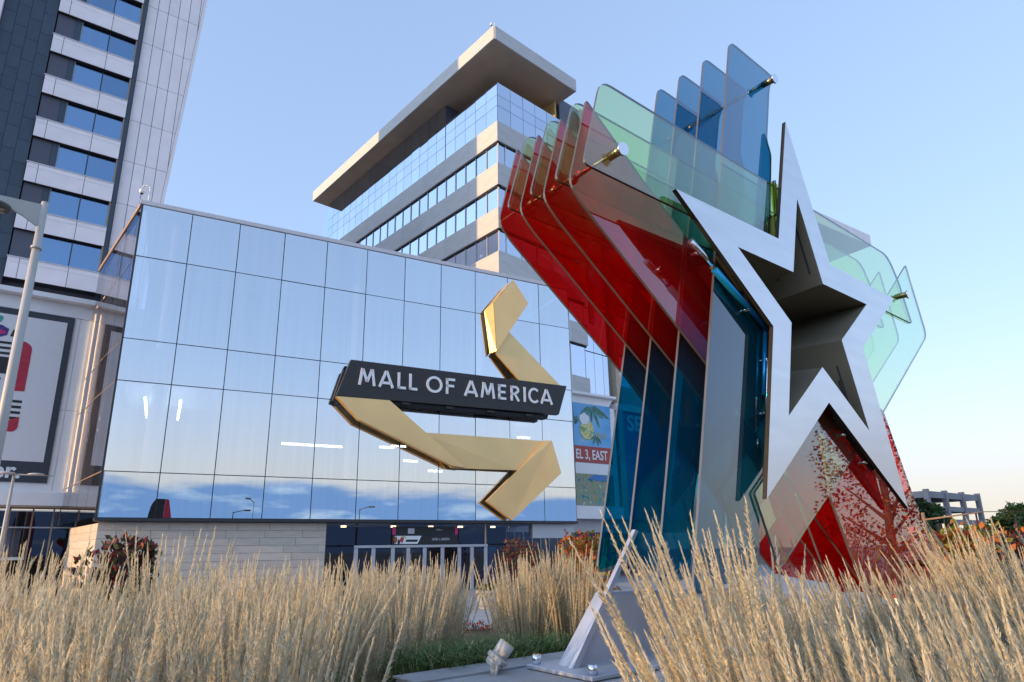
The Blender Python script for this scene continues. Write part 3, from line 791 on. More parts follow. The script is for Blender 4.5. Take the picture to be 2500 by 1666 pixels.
# solid core just behind the skin
prism('core', off, [(.5, 4.0), (36.3, 4.0), (36.3, 41.0), (.5, 41.0)], -14.0, -.5, M['interior_dark'], LF)
for i, (z0, z1) in enumerate(bands):
    n = 9
    xs = [36.6 * k / n for k in range(n + 1)]
    for a, b in zip(xs[:-1], xs[1:]):
        box('band_panel', off, a + .006 + (.0 if a else -.1), b - .006, -.3, .12, z0, z1, M['spandrel'], LF)
    xs = [.0, 3.2, 6.5, 9.0, 11.25]
    for a, b in zip(xs[:-1], xs[1:]):
        box('band_panel', off, a + .006, b - .006, -.12, .3, z0, z1, M['spandrel'], RF)
    if i < 4:      # window strip under this band
        zt, zb = z0 - .18, bands[i + 1][1]
        for k in range(22):
            box('pane', off, .1 + k * PW + .03, .1 + (k + 1) * PW - .03, -.16, -.12, zb, zt, M['office_glass'], LF, jitter=.0015)
        for k in range(22):
            box('mullion', off, .1 + k * PW - .035, .1 + k * PW + .035, -.20, -.04, zb, zt, M['aluminium'], LF)
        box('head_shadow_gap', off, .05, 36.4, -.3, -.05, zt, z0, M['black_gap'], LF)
    if i < 5:
        zt, zb = z0 - .18, bands[i + 1][1]
        xs = [.12, 1.0, 2.9, 4.9, 6.9, 8.9, 11.0]
        for a, b in zip(xs[:-1], xs[1:]):
            box('pane', off, a + .04, b - .04, .12, .16, zb, zt, M['office_glass'], RF, jitter=.0015)
            box('mullion', off, a - .04, a + .04, .04, .20, zb, zt, M['letter_white'], RF)
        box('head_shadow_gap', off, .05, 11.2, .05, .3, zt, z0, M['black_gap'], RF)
# upper curtain wall, left face: terrace bay then the taller long bay
zr1 = [41.2, 43.0, 44.2, 45.6]; zr2 = [41.2, 43.0, 44.2, 45.6, 47.9]
for z0, z1 in zip(zr1[:-1], zr1[1:]):
    for k in range(5):
        box('pane', off, .02 + k * 1.64 + .02, .02 + (k + 1) * 1.64 - .02, -.02, .0, z0 + .02, z1 - .02, M['office_glass'], LF, jitter=.0015)
for z0, z1 in zip(zr2[:-1], zr2[1:]):
    for k in range(17):
        box('pane', off, 8.32 + k * 1.58 + .02, 8.32 + (k + 1) * 1.58 - .02, -.02, .0, z0 + .02, z1 - .02, M['office_glass'], LF, jitter=.0015)
prism('curtain_backing', off, [(.05, 41.2), (8.3, 41.2), (8.3, 45.55), (.05, 45.55)], -.30, -.04, M['navy_panel'], LF)
prism('curtain_backing', off, [(8.32, 41.2), (35.2, 41.2), (35.2, 47.95), (8.32, 47.95)], -.30, -.04, M['navy_panel'], LF)
box('end_return', off, 35.22, 36.9, -.6, -.3, 39.0, 47.9, M['office_glass'], LF)
for z0, z1 in zip(zr1[:-1], zr1[1:]):
    for k in range(6):
        box('pane', off, .02 + k * 1.66 + .02, .02 + (k + 1) * 1.66 - .02, .0, .02, z0 + .02, z1 - .02, M['office_glass'], RF, jitter=.0015)
box('curtain_backing', off, .05, 9.9, .04, .30, 41.2, 45.55, M['navy_panel'], RF)
# terrace: floor, inner walls, roof
prism('terrace_floor', off, [(.3, 44.6), (8.3, 44.6), (8.3, 44.75), (.3, 44.75)], -9.8, -.32, M['soffit'], LF)
box('terrace_wall', off, 8.3, 8.6, -9.9, -.3, 41.2, 47.98, M['navy_panel'], LF)
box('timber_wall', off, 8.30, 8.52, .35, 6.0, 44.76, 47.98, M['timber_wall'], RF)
box('roof', off, -2.0, 35.6, -9.05, 2.0, 48.0, 48.02, M['soffit'], LF)
for a, b in ((-2.02, 7.4), (7.41, 16.8), (16.81, 26.2), (26.21, 35.62)):
    box('roof_fascia', off, a, b, 1.98, 2.12, 47.98, 49.42, M['spandrel'], LF)
for a, b in ((-2.0, 3.4), (3.41, 9.05)):
    box('roof_fascia', off, a, b, -2.12, -1.98, 47.98, 49.42, M['spandrel'], RF)
box('roof_deck', off, -1.95, 35.5, -9.0, 1.96, 48.03, 49.35, M['parapet_metal'], LF)
box('service_block', off, 9.2, 12.2, .5, 9.0, 16.0, 48.9, M['navy_panel'], RF)
box('service_edge', off, 12.22, 12.9, .3, 8.0, 24.0, 49.0, M['tan_panel'], RF)
# recessed glazed slot and a second banded bay on the right face
for k in range(3):
    for z0, z1 in ((16.2, 20.9), (21.0, 25.5), (25.6, 29.9), (30.0, 34.3), (34.4, 38.9)):
        box('slot_pane', off, 11.3 + k * 1.3 + .02, 11.3 + (k + 1) * 1.3 - .02, .38, .42, z0, z1, M['office_glass'], RF)
box('slot_post', off, 15.25, 15.9, -.1, .5, 15.0, 39.0, M['tan_panel'], RF)
for (z0, z1) in bands:
    xs = [15.92, 19.0, 22.2, 25.4]
    for a, b in zip(xs[:-1], xs[1:]):
        box('band_panel', off, a + .006, b - .006, -.1, .3, z0, z1, M['spandrel'], RF)
for i in range(5):
    zt, zb = bands[i][0], bands[i + 1][1]
    for k in range(5):
        box('pane', off, 15.95 + k * 1.9 + .03, 15.95 + (k + 1) * 1.9 - .03, .12, .16, zb, zt, M['office_glass'], RF)
box('right_core', off, .5, 25.3, .5, 12.0, 4.0, 39.0, M['interior_dark'], RF)
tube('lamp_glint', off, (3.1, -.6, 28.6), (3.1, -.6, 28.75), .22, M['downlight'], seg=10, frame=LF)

def security_camera(label, loc, s):
    t = thing('security_camera', label, 'camera', loc)
    b = tube_bm(bmesh.new(), (0, 0, 0), (0, 0, .9 * s), .045 * s, seg=8)
    pts = [(0, 0, .9), (-.06, -.02, 1.0), (-.2, -.08, 1.06), (-.34, -.12, 1.0), (-.36, -.13, .86)]
    for p, q in zip(pts[:-1], pts[1:]): tube_bm(b, Vector(p) * s, Vector(q) * s, .04 * s, seg=8)
    bm_obj('mast', b, M['letter_white'], t)
    b = bmesh.new(); bmesh.ops.create_uvsphere(b, u_segments=14, v_segments=8, radius=.15 * s)
    bmesh.ops.translate(b, verts=b.verts, vec=Vector((-.36, -.13, .68)) * s)
    bm_obj('dome', b, M['letter_white'], t, smooth=True)
    b = bmesh.new(); bmesh.ops.create_uvsphere(b, u_segments=12, v_segments=8, radius=.09 * s)
    bmesh.ops.translate(b, verts=b.verts, vec=Vector((-.36, -.13, .57)) * s)
    bm_obj('lens', b, M['car_glass'], t, smooth=True)
security_camera('small white dome camera on the left roof corner of the mirrored glass box', on_pav(.25, .3, 20.86), 1.0)
dLv = Vector((math.sin(A1), math.cos(A1), 0)); dRv = Vector((math.sin(A1 + math.pi / 2), math.cos(A1 + math.pi / 2), 0))
security_camera('tiny white dome camera on the overhanging roof corner of the office block', Vector((OX, OY, 49.42)) - dLv * 1.6 - dRv * 1.6, .9)

# ------------------------------------------------------------------ right mall wing, seen between box and sculpture
wing = thing('mall_wing', 'white mall wing with tropical poster and blue shop sign right of the mirrored box', 'building', (6.30, 53.66, 0), az_rot(R(56)))
box('cornice', wing, -9, 3.66, -.45, 3, 14.98, 15.2, M['white_wall'], bev=.02)
prism('cornice_soffit', wing, [(-9, 14.2), (3.0, 14.2), (3.6, 14.97), (-9, 14.97)], -.02, .5, M['white_wall'])
box('wall', wing, -9, 3.75, .02, 4, 4.62, 14.2, M['white_wall'])
box('ledge', wing, -9, 3.75, -.45, .1, 4.62, 5.65, M['white_wall'], bev=.02)
box('fascia', wing, -9, 14, .9, 1.2, 3.6, 4.6, M['aluminium'])
for k in range(20):
    x = -9 + k * .82
    box('window_pane', wing, x + .04, x + .78, 1.0, 1.03, .2, 3.55, M['shop_glass'])
    box('window_post', wing, x - .03, x + .03, .94, 1.08, 0, 3.6, M['aluminium'])
box('shop_interior', wing, -9, 8, 2.6, 2.8, 0, 3.6, M['bronze_reveal'])
box('balcony_wall', wing, -9, .95, 2.2, 2.5, 15.2, 17.4, M['spandrel'])
for x0, x1, y in ((3.9, 4.55, -.2),):
    box('pale_pier', wing, x0, x1, y, 1.0, 4.62, 14.2, M['aluminium'])
box('sign_wall', wing, 4.6, 13.5, .0, 2.0, 4.62, 14.1, M['sign_blue'])
box('sign_header', wing, 3.78, 13.5, -.2, 2.0, 14.12, 14.7, M['white_wall'])
for z in (6.4, 10.0):
    box('panel_joint', wing, 4.6, 13.5, -.012, -.002, z, z + .03, M['letter_white'])
text_obj('lettering', wing, 'SE', 1.95, 5.15, -.02, 12.45, M['letter_white'], depth=.02, bold=.03)
def on_wing(x, y, z): return Matrix.Translation((6.30, 53.66, 0)) @ Matrix.Rotation(az_rot(R(56)), 4, 'Z') @ Vector((x, y, z))
post = thing('poster', 'tall tropical poster with palm leaves and red lettered band beside the mirrored box', 'poster', on_wing(0, 0, 0), az_rot(R(56)))
box('sky_print', post, -1.05, 3.12, -.06, -.01, 9.22, 14.3, M['print_sky'])
box('red_band', post, -1.05, 3.12, -.06, -.01, 9.24 + 0, 10.62, M['print_band']).location.y -= .012
box('beach_print', post, -1.05, 3.12, -.06, -.01, 5.72, 9.22, M['print_beach'])
box('beach_sky', post, -1.05, 3.12, -.075, -.062, 8.3, 9.2, M['letter_white'])
prism('parasol_print', post, [(.2, 7.9), (1.0, 8.3), (2.9, 8.15), (2.9, 7.85), (1.2, 7.75)], -.085, -.077, M['sign_blue'])
text_obj('lettering', post, 'EL 3, EAST', 1.12, -.98, -.08, 9.55, M['letter_white'], depth=.005, bold=.02, xscale=.70)
def leafp(cx, cz, L, ang, w, mt):
    d = Vector((math.cos(ang), math.sin(ang))); n = Vector((-d.y, d.x)); c = Vector((cx, cz)); pts = []
    for t in (0, .2, .5, .8, 1): pts.append(tuple(c + d * L * t + n * w * math.sin(math.pi * (t * .8 + .1))))
    for t in (.8, .5, .2): pts.append(tuple(c + d * L * t - n * w * math.sin(math.pi * (t * .8 + .1))))
    prism('leaf_print', post, pts, -.088, -.079 + random.uniform(-.003, 0), M[mt])
for k, a in enumerate((3.9, 4.3, 4.7, 5.1, 5.5, 5.75)): leafp(.7 + k * .12, 14.15, 1.5 + (k % 2) * .5, a, .15, 'print_leaf')
for a in (3.6, 4.2, 4.9, 5.4): leafp(1.4, 11.6, .9, a, .10, 'print_leaf')
for a in (-.3, .1, .5): leafp(-.9, 12.4, .8, a + 1.2, .1, 'print_leaf')
b = bmesh.new(); prism_bm([(.35 + .75 * math.cos(t * math.pi / 8), 12.0 + .85 * math.sin(t * math.pi / 8)) for t in range(16)], -.1, -.09, b)
bm_obj('badge_print', b, M['print_pineapple'], post)
b = bmesh.new(); prism_bm([(.1 + .55 * math.cos(t * math.pi / 6), 12.9 + .5 * math.sin(t * math.pi / 6) + .1 * (t % 2)) for t in range(12)], -.108, -.101, b)
bm_obj('flower_print', b, M['letter_white'], post)
text_obj('lettering', post, 'VILLE', .62, 1.2, -.1, 11.45, M['print_yellow'], depth=.004, xscale=.9)

# ------------------------------------------------------------------ star sculpture
K = 0.36                                                     # sheet thickness and rods follow: the star is about 2.4 m across
SX, SY, SR = -2.884 * K, 3.691 * K, R(38)
SZ = 2.3 * (1 - K)
scu = thing('star_sculpture', 'star sculpture of brushed steel with layered red, blue and green glass sheets', 'sculpture', (SX, SY, SZ), SR)
scu.scale = (K, K, K)
def on_scu(u, n, z): return Matrix.Translation((SX, SY, SZ)) @ Matrix.Rotation(SR, 4, 'Z') @ (Vector((u, n, z)) * K)
star_o = [(9.77, 9.40), (10.61, 6.93), (13.12, 6.90), (11.36, 5.58), (12.07, 2.87), (9.82, 4.41), (7.75, 2.88), (8.47, 5.37), (6.44, 6.88), (8.97, 6.92)]
star_i = [(9.77, 7.90), (10.23, 6.48), (11.81, 6.48), (10.59, 5.57), (11.07, 4.09), (9.78, 4.97), (8.57, 4.06), (9.01, 5.54), (7.77, 6.43), (9.29, 6.44)]
def ring_bm(outer, inner, y0, y1):
    bm = bmesh.new(); n = len(outer)
    f = lambda pts, y: [bm.verts.new((p[0], y, p[1])) for p in pts]
    ao, ai, bo, bi = f(outer, y0), f(inner, y0), f(outer, y1), f(inner, y1)
    for i in range(n):
        j = (i + 1) % n
        bm.faces.new((ao[i], ao[j], ai[j], ai[i]))
        bm.faces.new((bo[j], bo[i], bi[i], bi[j])).material_index = 1
        bm.faces.new((ao[j], ao[i], bo[i], bo[j])).material_index = 1
        bm.faces.new((ai[i], ai[j], bi[j], bi[i])).material_index = 2
    return bm
bm_obj('star_frame', ring_bm(star_o, star_i, -.12, -.055), [M['steel'], M['star_edge'], M['star_inside']], scu)
# tapering dark throat behind the opening
cx_, cz_ = 9.78, 5.70
bm = bmesh.new()
lay = []
for y, k, du in ((-.055, 1.0, 0), (.6, .93, .05), (1.5, .86, .1)):
    lay.append([bm.verts.new((cx_ + du + (p[0] - cx_) * k, y, cz_ + .05 * (y + .055) + (p[1] - cz_) * k)) for p in star_i])
for a, b in zip(lay[:-1], lay[1:]):
    for i in range(10):
        j = (i + 1) % 10
        bm.faces.new((a[i], a[j], b[j], b[i]))
bm.faces.new(lay[-1])
bm_obj('star_throat', bm, M['star_inside'], scu)
DU, DN, DZ = .0429, .5440, .0684
blue = rounded([(8.69, 10.67), (10.05, 10.62), (9.84, 10.25), (9.50, 9.05), (9.58, 8.80), (8.40, 4.0), (7.98, 2.95), (7.76, 2.0), (6.36, 1.75)],
               [.18, .18, .1, .1, .1, 0, 0, .1, .2])
red = rounded([(5.40, 8.12), (6.49, 7.28), (7.47, 6.59), (11.2, 4.0), (12.6, 2.9), (12.4, 1.45), (11.3, 1.60), (9.99, 2.70), (7.53, 4.79), (5.24, 6.49), (5.01, 6.72)],
              [.05, 0, 0, 0, .1, .1, 0, 0, 0, .1, .16])
leg = rounded([(11.1, 5.2), (12.32, 4.60), (13.03, 2.97), (13.55, 2.01), (12.73, 1.42), (10.6, 1.5), (9.9, 3.0), (9.85, 4.2)], [0, .05, .1, .15, .1, 0, 0, 0])
band = rounded([(5.26, 8.10), (13.62, 8.02), (13.94, 7.55), (14.25, 6.66), (4.87, 6.73)], [.2, .25, .15, .08, .1])
mint = rounded([(14.64, 8.09), (15.08, 6.57), (12.15, 4.52), (9.03, 2.55), (8.18, 1.99), (7.79, 2.97), (8.1, 3.2), (11.8, 6.01), (13.47, 7.17)],
               [.03, .2, 0, 0, .1, .03, 0, 0, 0])
DU, DN, DZ = .0429, .5440, .0684
TH = .035
for k in range(4):
    sh = Matrix.Translation((DU * k, DN * k, DZ * k))
    for nm, pts, y, mt in (('clear_sheet', band, .02, 'clear_green_glass'), ('mint_sheet', mint, .06, 'mint_glass'),
                           ('blue_sheet', blue, .11, 'blue_glass'), ('red_sheet', red, .42, 'red_glass'), ('red_leg_sheet', leg, .10, 'red_glass')):
        if nm in ('red_leg_sheet', 'mint_sheet') and k > 1: continue
        o = prism(nm, scu, pts, y, y + TH, M[mt], sh, edge=M['glass_edge'])
        # every sheet is cut out where the star's throat passes through it
        cut_bm = prism_bm([(p[0] - DU * k, p[1] - DZ * k) for p in star_i], -1.0, 1.0)
        bmesh.ops.recalc_face_normals(cut_bm, faces=list(cut_bm.faces))
        cut_me = bpy.data.meshes.new('cutter'); cut_bm.to_mesh(cut_me); cut_bm.free()
        cut_me.materials.append(M['glass_edge'])
        cut_o = bpy.data.objects.new('cutter', cut_me); COL.objects.link(cut_o)
        tmp_o = bpy.data.objects.new('tmp', o.data); COL.objects.link(tmp_o)
        md = tmp_o.modifiers.new('cut', 'BOOLEAN'); md.operation = 'DIFFERENCE'; md.object = cut_o; md.solver = 'EXACT'; md.material_mode = 'TRANSFER'
        o.data = bpy.data.meshes.new_from_object(tmp_o.evaluated_get(bpy.context.evaluated_depsgraph_get()))
        bpy.data.objects.remove(tmp_o); bpy.data.objects.remove(cut_o)
prism('lime_tint', scu, [(9.12, 6.95), (9.30, 6.98), (9.42, 8.10), (9.20, 8.08)], .0, .012, M['lime_tint_glass'])  # added piece: the clear band's tint where no sky mirrors in it
# through rods with sleeves and caps
def rod(u, z, caps=M['chrome'], n0=-.12, n1=2.1):
    k0, k1 = n0 / DN, n1 / DN
    P = lambda k: Vector((u + DU * (k - k0), DN * k, z + DZ * (k - k0)))
    tube('rod', scu, P(k0), P(k1), .022, M['brass_rod'], seg=10)
    for a, b in ((k0 + .02, k0 + .42), (1.12, 1.42), (2.12, 2.42)):
        tube('rod_sleeve', scu, P(a), P(b), .058, M['brass_rod'], seg=14)
    tube('rod_cap', scu, P(k0 - .04), P(k0 + .02), .085, caps, seg=18)
rod(9.59, 10.19); rod(5.42, 7.06); rod(13.88, 7.17); rod(12.7, 1.95)
def knob(u, z):
    tube('fixing', scu, (u, .0, z), (u, .16, z), .03, M['chrome'], seg=12)
# light tubes and brackets between star and blue sheet
def strip(p, q, y, r, mt): tube('bracket', scu, (p[0], y, p[1]), (q[0], y, q[1]), r, M[mt], seg=10)
strip((6.86, 6.31), (7.31, 6.08), .03, .045, 'chrome')
strip((7.36, 6.02), (8.56, 5.38), .03, .05, 'blue_tube')
strip((8.56, 5.38), (8.30, 4.35), .06, .035, 'blue_tube')
strip((8.56, 5.28), (8.22, 3.84), .03, .04, 'chrome')
strip((8.24, 3.76), (8.22, 3.60), .03, .045, 'chrome')
strip((9.38, 8.16), (9.22, 6.95), .03, .03, 'chrome')
strip((10.2, 4.28), (11.3, 3.50), .03, .045, 'star_edge')
for u, z in ((7.05, 6.20), (8.1, 5.6), (8.45, 4.9), (8.3, 4.1), (9.25, 7.5), (10.5, 4.0), (11.1, 3.6)): knob(u, z)
# steel feet
prism('foot', scu, [(5.16, 1.0), (5.86, 1.80), (8.30, 1.73), (8.50, .98)], .90, 1.16, M['foot_steel'], bev=.02)
prism('foot_flange', scu, [(5.10, 1.0), (6.30, 2.52), (6.35, 2.50), (5.20, 1.0)], .84, .90, M['foot_steel'])
prism('foot', scu, [(12.0, .9), (12.2, 1.75), (13.4, 1.75), (13.9, .9)], .28, .52, M['foot_steel'], bev=.02)
box('base_plate', scu, 4.95, 8.8, .35, 1.40, 1.01, 1.05, M['foot_steel'], bev=.005)
for u, n in ((5.06, 1.34), (5.06, .45), (6.3, .45), (8.65, 1.34)):
    tube('anchor_bolt', scu, (u, n, 1.05), (u, n, 1.15), .05, M['chrome'], seg=14)
pl = thing('sculpture_plinth', 'low grey concrete slab under the star sculpture', 'plinth', on_scu(0, 0, 0), SR)
pl.scale = (K, K, K)
box('slab', pl, 3.6, 9.5, -.15, 1.95, .30, 1.0, M['concrete'], bev=.02)
for x0 in (3.6, 6.0):
    box('coping', pl, x0 - .02, x0 + 2.36, 1.50, 1.98, 1.003, 1.02, M['concrete'])

# ------------------------------------------------------------------ garden spotlight
sp = thing('spotlight', 'grey tilted garden spotlight in the green grass beside the sculpture foot', 'spotlight', (-.20 * K, 7.62 * K, SZ + .93 * K), R(-20))
sp.scale = (K * .82, K * .82, K * .82)
b = tube_bm(bmesh.new(), (0, 0, 0), (0, 0, .05), .13, seg=18); tube_bm(b, (0, 0, .05), (0, 0, .17), .055, seg=14)
bm_obj('stand', b, M['post_paint'], sp)
ax = Vector((.22, .12, .34)).normalized(); c0 = Vector((-.03, 0, .16))
b = bmesh.new()
for t0, t1, r0, r1 in ((0, .03, .085, .125), (.03, .10, .125, .125), (.10, .115, .15, .15), (.115, .16, .15, .15), (.16, .17, .115, .115), (.17, .36, .112, .112)):
    tube_bm(b, c0 + ax * t0, c0 + ax * t1, r0, r1, 20)
bm_obj('housing', b, M['post_paint'], sp)
b = tube_bm(bmesh.new(), c0 + ax * .36, c0 + ax * .366, .104, seg=20); bm_obj('lens', b, M['print_yellow'], sp)
b = bmesh.new(); 
for s in (-1, 1):
    side = Vector((-.5, .86, 0)) * s * .14
    tube_bm(b, side + Vector((0, 0, .05)), side + c0 + ax * .1, .02, seg=8)
    tube_bm(b, side * 1.0 + c0 + ax * .1, side * 1.2 + c0 + ax * .1, .04, seg=10)
bm_obj('yoke', b, M['post_paint'], sp)

# ------------------------------------------------------------------ lamp posts
lp = thing('street_lamp', 'tall cream street lamp with curved arm in front of the hotel tower', 'street lamp', (-13.16, 16.37, 0))
tube('pole', lp, (0, 0, 0), (0, 0, 12.05), .15, M['post_paint'], r1=.092, seg=20)
tube('pole_cap', lp, (0, 0, 12.05), (0, 0, 12.08), .085, M['post_paint'], seg=16)
tube('collar', lp, (0, 0, 10.62), (0, 0, 10.69), .135, M['post_paint'], seg=20)
adir = Vector((-.72, -.69, 0)).normalized(); an = Vector((.69, -.72, 0))
b = bmesh.new()
for s in (-.045, .045):
    pass
prof = [(.07, 11.98), (1.6, 11.86), (2.4, 11.82), (2.4, 11.66), (1.5, 11.70), (.9, 11.66), (.45, 11.50), (.09, 11.30)]
f = [b.verts.new(adir * x + an * .04 + Vector((0, 0, z))) for x, z in prof]; g_ = [b.verts.new(adir * x - an * .04 + Vector((0, 0, z))) for x, z in prof]
b.faces.new(f); b.faces.new(g_[::-1])
for i in range(len(prof)):
    j = (i + 1) % len(prof); b.faces.new((f[j], f[i], g_[i], g_[j]))
bm_obj('arm', b, M['post_paint'], lp)
b = bmesh.new()
hc = adir * 1.05 + Vector((0, 0, 11.42))
for t0, t1, r0, r1 in ((0, .06, .10, .34), (.06, .16, .34, .36), (.16, .20, .36, .30)):
    tube_bm(b, hc + Vector((0, 0, .26 - t0)), hc + Vector((0, 0, .26 - t1)), r0, r1, 24)
bm_obj('lamp_head', b, M['lamp_dark'], lp)
for k in range(5):
    t = k * 2 * math.pi / 5
    tube('lamp_lens', lp, hc + Vector((.17 * math.cos(t), .17 * math.sin(t), .035)), hc + Vector((.17 * math.cos(t), .17 * math.sin(t), .055)), .07, M['soffit'], seg=10)
lp2 = thing('street_lamp', 'short thin street lamp with flat two-sided head before the billboard', 'street lamp', (-24.40, 31.70, 0))
tube('pole', lp2, (0, 0, 0), (0, 0, 6.3), .11, M['post_paint'], r1=.06, seg=16)
for s, L_ in ((-1, .55), (1, 1.6)):
    d = Vector((.77, .64, 0)) * s
    b = tube_bm(bmesh.new(), Vector((0, 0, 6.24)), d * L_ + Vector((0, 0, 6.26)), .04, .02, seg=8)
    bm_obj('arm', b, M['post_paint'], lp2)
    b = bmesh.new(); bmesh.ops.create_uvsphere(b, u_segments=14, v_segments=6, radius=.32)
    for v in b.verts: v.co = Vector((v.co.x * 1.2, v.co.y, v.co.z * .18)) + d * (L_ * .55) + Vector((0, 0, 6.30))
    bm_obj('lamp_head', b, M['parapet_metal'], lp2, smooth=True)

# things behind the viewpoint that show only in the mirrored glass
def far_lamp(label, x, y, h, az, r=.09):
    t = thing('street_lamp', label, 'street lamp', (x, y, 0), R(az))
    tube('pole', t, (0, 0, 0), (0, 0, h), r, M['lamp_dark'], r1=r * .6, seg=10)
    b = tube_bm(bmesh.new(), (0, 0, h - .1), (1.3, 0, h + .25), .05, .04, seg=8); bm_obj('arm', b, M['lamp_dark'], t)
    box('lamp_head', t, 1.2, 2.0, -.2, .2, h + .12, h + .30, M['lamp_dark'], bev=.05)
far_lamp('dark street lamp mirrored low in the third column of the glass front', 12.9, -8.2, 7.3, 20)
far_lamp('dark street lamp mirrored low in the sixth column of the glass front', 25.8, .45, 7.7, 60)
far_lamp('leaning thin dark lamp mirrored between two lamps in the glass front', 14.8, -7.0, 8.6, 150, .05)
py = thing('sign_pylon', 'dark grey and red roadside sign pylon mirrored in the lower left of the glass front', 'sign', (6.2, -12.0, 0), R(28))
prism('sign_panel', py, rounded([(-1.25, 0), (.35, 0), (.35, 8.7), (-.55, 8.7), (-1.05, 7.9), (-1.25, 6.6)], [0, 0, .1, .15, .5, .3]), -.2, .2, M['print_black'])
prism('red_panel', py, rounded([(.36, 0), (1.2, 0), (1.2, 6.6), (.75, 8.65), (.36, 8.68)], [0, 0, .3, .2, .05]), -.18, .18, M['print_red'])

# ------------------------------------------------------------------ plants
def reed_mesh(name, nst, hmin, hmax, lean, wind, nblade):
    V, Fc, Mi = [], [], []
    def strip_(pts, w, mi, side):
        i0 = len(V)
        for p, ww in zip(pts, w):
            V.append(p - side * ww); V.append(p + side * ww)
        for k in range(len(pts) - 1):
            a = i0 + 2 * k; Fc.append((a, a + 1, a + 3, a + 2)); Mi.append(mi)
    for s in range(nst):
        th = rng.uniform(0, 2 * np.pi); rr = .14 * np.sqrt(rng.uniform())
        base = np.array([rr * np.cos(th), rr * np.sin(th), -.05])
        h = rng.uniform(hmin, hmax)
        out = np.array([np.cos(th), np.sin(th), 0]) * lean * (rr / .14) * h * rng.uniform(.3, 1.3) + rng.normal(0, .035, 3) * [1, 1, 0] * h
        if rng.uniform() < .03: out = out + rng.normal(0, .12, 3) * [1, 1, 0] * h
        ts = np.array([0, .32, .56, .79, 1.0])
        pts = [base + np.array([0, 0, h * t]) + (out + np.array(wind) * h) * t ** 1.8 for t in ts]
        a2 = rng.uniform(0, np.pi); side = np.array([np.cos(a2), np.sin(a2), 0])
        strip_(pts[:3], [.0024, .0021, .0016], 1, side)
        p0, p1, p2 = pts[2], pts[3], pts[4]
        strip_([p0, p1, p2], [.0016, .0042, .0005], 0, side)
        strip_([p0, p1, p2], [.0016, .0042, .0005], 0, np.array([-side[1], side[0], 0]))
        axd = (p2 - p0); L_ = np.linalg.norm(axd); axd = axd / L_
        npl = int(L_ / .0044); fatk = rng.uniform(.7, 1.35)
        for q in range(npl):
            t = q / npl
            c = (p0 * (1 - t) ** 2 + 2 * p1 * t * (1 - t) + p2 * t * t)
            fat = fatk * math.sin(math.pi * min(1, (t * .86 + .12))) ** .7
            ph = rng.uniform(0, 2 * np.pi); rad = np.array([np.cos(ph), np.sin(ph), 0])
            tip = c + axd * rng.uniform(.011, .026) + rad * .0150 * fat * rng.uniform(.5, 1.35)
            wv = np.cross(axd, rad) * .0030 * (0.5 + fat)
            i0 = len(V); V.extend([c - wv, c + wv, tip]); Fc.append((i0, i0 + 1, i0 + 2)); Mi.append(0 if rng.uniform() < .8 else 4)
    for s in range(nblade):
        th = rng.uniform(0, 2 * np.pi); rr = .16 * np.sqrt(rng.uniform())
        base = np.array([rr * np.cos(th), rr * np.sin(th), -.05])
        L_ = rng.uniform(.40, .9); d = np.array([np.cos(th), np.sin(th), 0]); sp_ = rng.uniform(.12, .5)
        bend = .38 * rng.uniform(.4, 1.5)
        pts = [base + d * sp_ * L_ * t ** 1.6 + np.array([0, 0, L_ * (t - bend * t ** 3)]) for t in (0, .3, .6, .85, 1.0)]
        side = np.array([-d[1], d[0], 0])
        strip_(pts, [.0032, .0032, .0027, .0016, .0003], 3 if rng.uniform() < .55 else 2, side)
    return arr_mesh(name, V, Fc, [M['plume'], M['stem'], M['blade_dry'], M['blade_green'], M['plume_pale']], Mi)
reeds_a = [reed_mesh('reed_clump', 78, 1.00, 1.42, .13, (.015, .0, 0), 90) for _ in range(4)]
reeds_b = [reed_mesh('reed_clump', 72, 0.98, 1.46, .13, (-.11, .02, 0), 80) for _ in range(4)]
def reed(x, y, sc, label, group, pool, top=9.0):
    o = bpy.data.objects.new('reed_clump', random.choice(pool)); COL.objects.link(o)
    o.location = (x, y, min(mound(x, y) + .01, top - sc * 1.43))
    o.rotation_euler = (0, 0, random.uniform(-.5, .5) + random.choice((0, math.pi)) * (pool is reeds_a))
    w = (1 + sc) / 2
    o.scale = (w * random.uniform(.95, 1.1), w * random.uniform(.95, 1.1), sc)
    tag(o, label, 'ornamental grass', group)
def polar(az, d): return d * math.sin(R(az)), d * math.cos(R(az))
GL = 'tan feathery reed grass clump in the wide bank in front of the mirrored glass box'
GM = 'pale reed grass clump in the small bank between spotlight and sculpture leg'
GR = 'pale feathery reed grass clump leaning left in the bank before the star sculpture'
def fill(azs, ds, step, pool, lab, grp, top0, cond=lambda x, y: True, spread=.026, edge_az=lambda d: -90, left_edge=lambda d: 90):
    """rows of clumps whose plumes end about top0 metres above the plaza"""
    d = ds[0]
    while d < ds[1]:
        a = azs[0] + random.uniform(0, 1.0)
        while a < azs[1]:
            dd = d + random.uniform(-.10, .10)
            x, y = polar(a, dd)
            if cond(x, y) and edge_az(dd) < a < left_edge(dd):
                tp = top0(a, dd) + random.gauss(0, spread * dd)
                reed(x, y, max(.70, (tp - mound(x, y)) / 1.43), lab, grp, pool, tp)
            a += math.degrees(step / dd) * random.uniform(.8, 1.2)
        d += step * .95
def plane_d(x, y): return -.6157 * x + .788 * y       # distance towards the sculpture's front sheet
def spot_gap(x, y): return math.hypot(x + .1, y - 2.7) > .55
fill((-42, -3.4), (1.7, 6.0), .37, reeds_a, GL, 'reed grass bank on the left', lambda a, d: 2.3 - .014 * d, spot_gap, left_edge=lambda d: -3.1 - math.degrees(.17 / d))
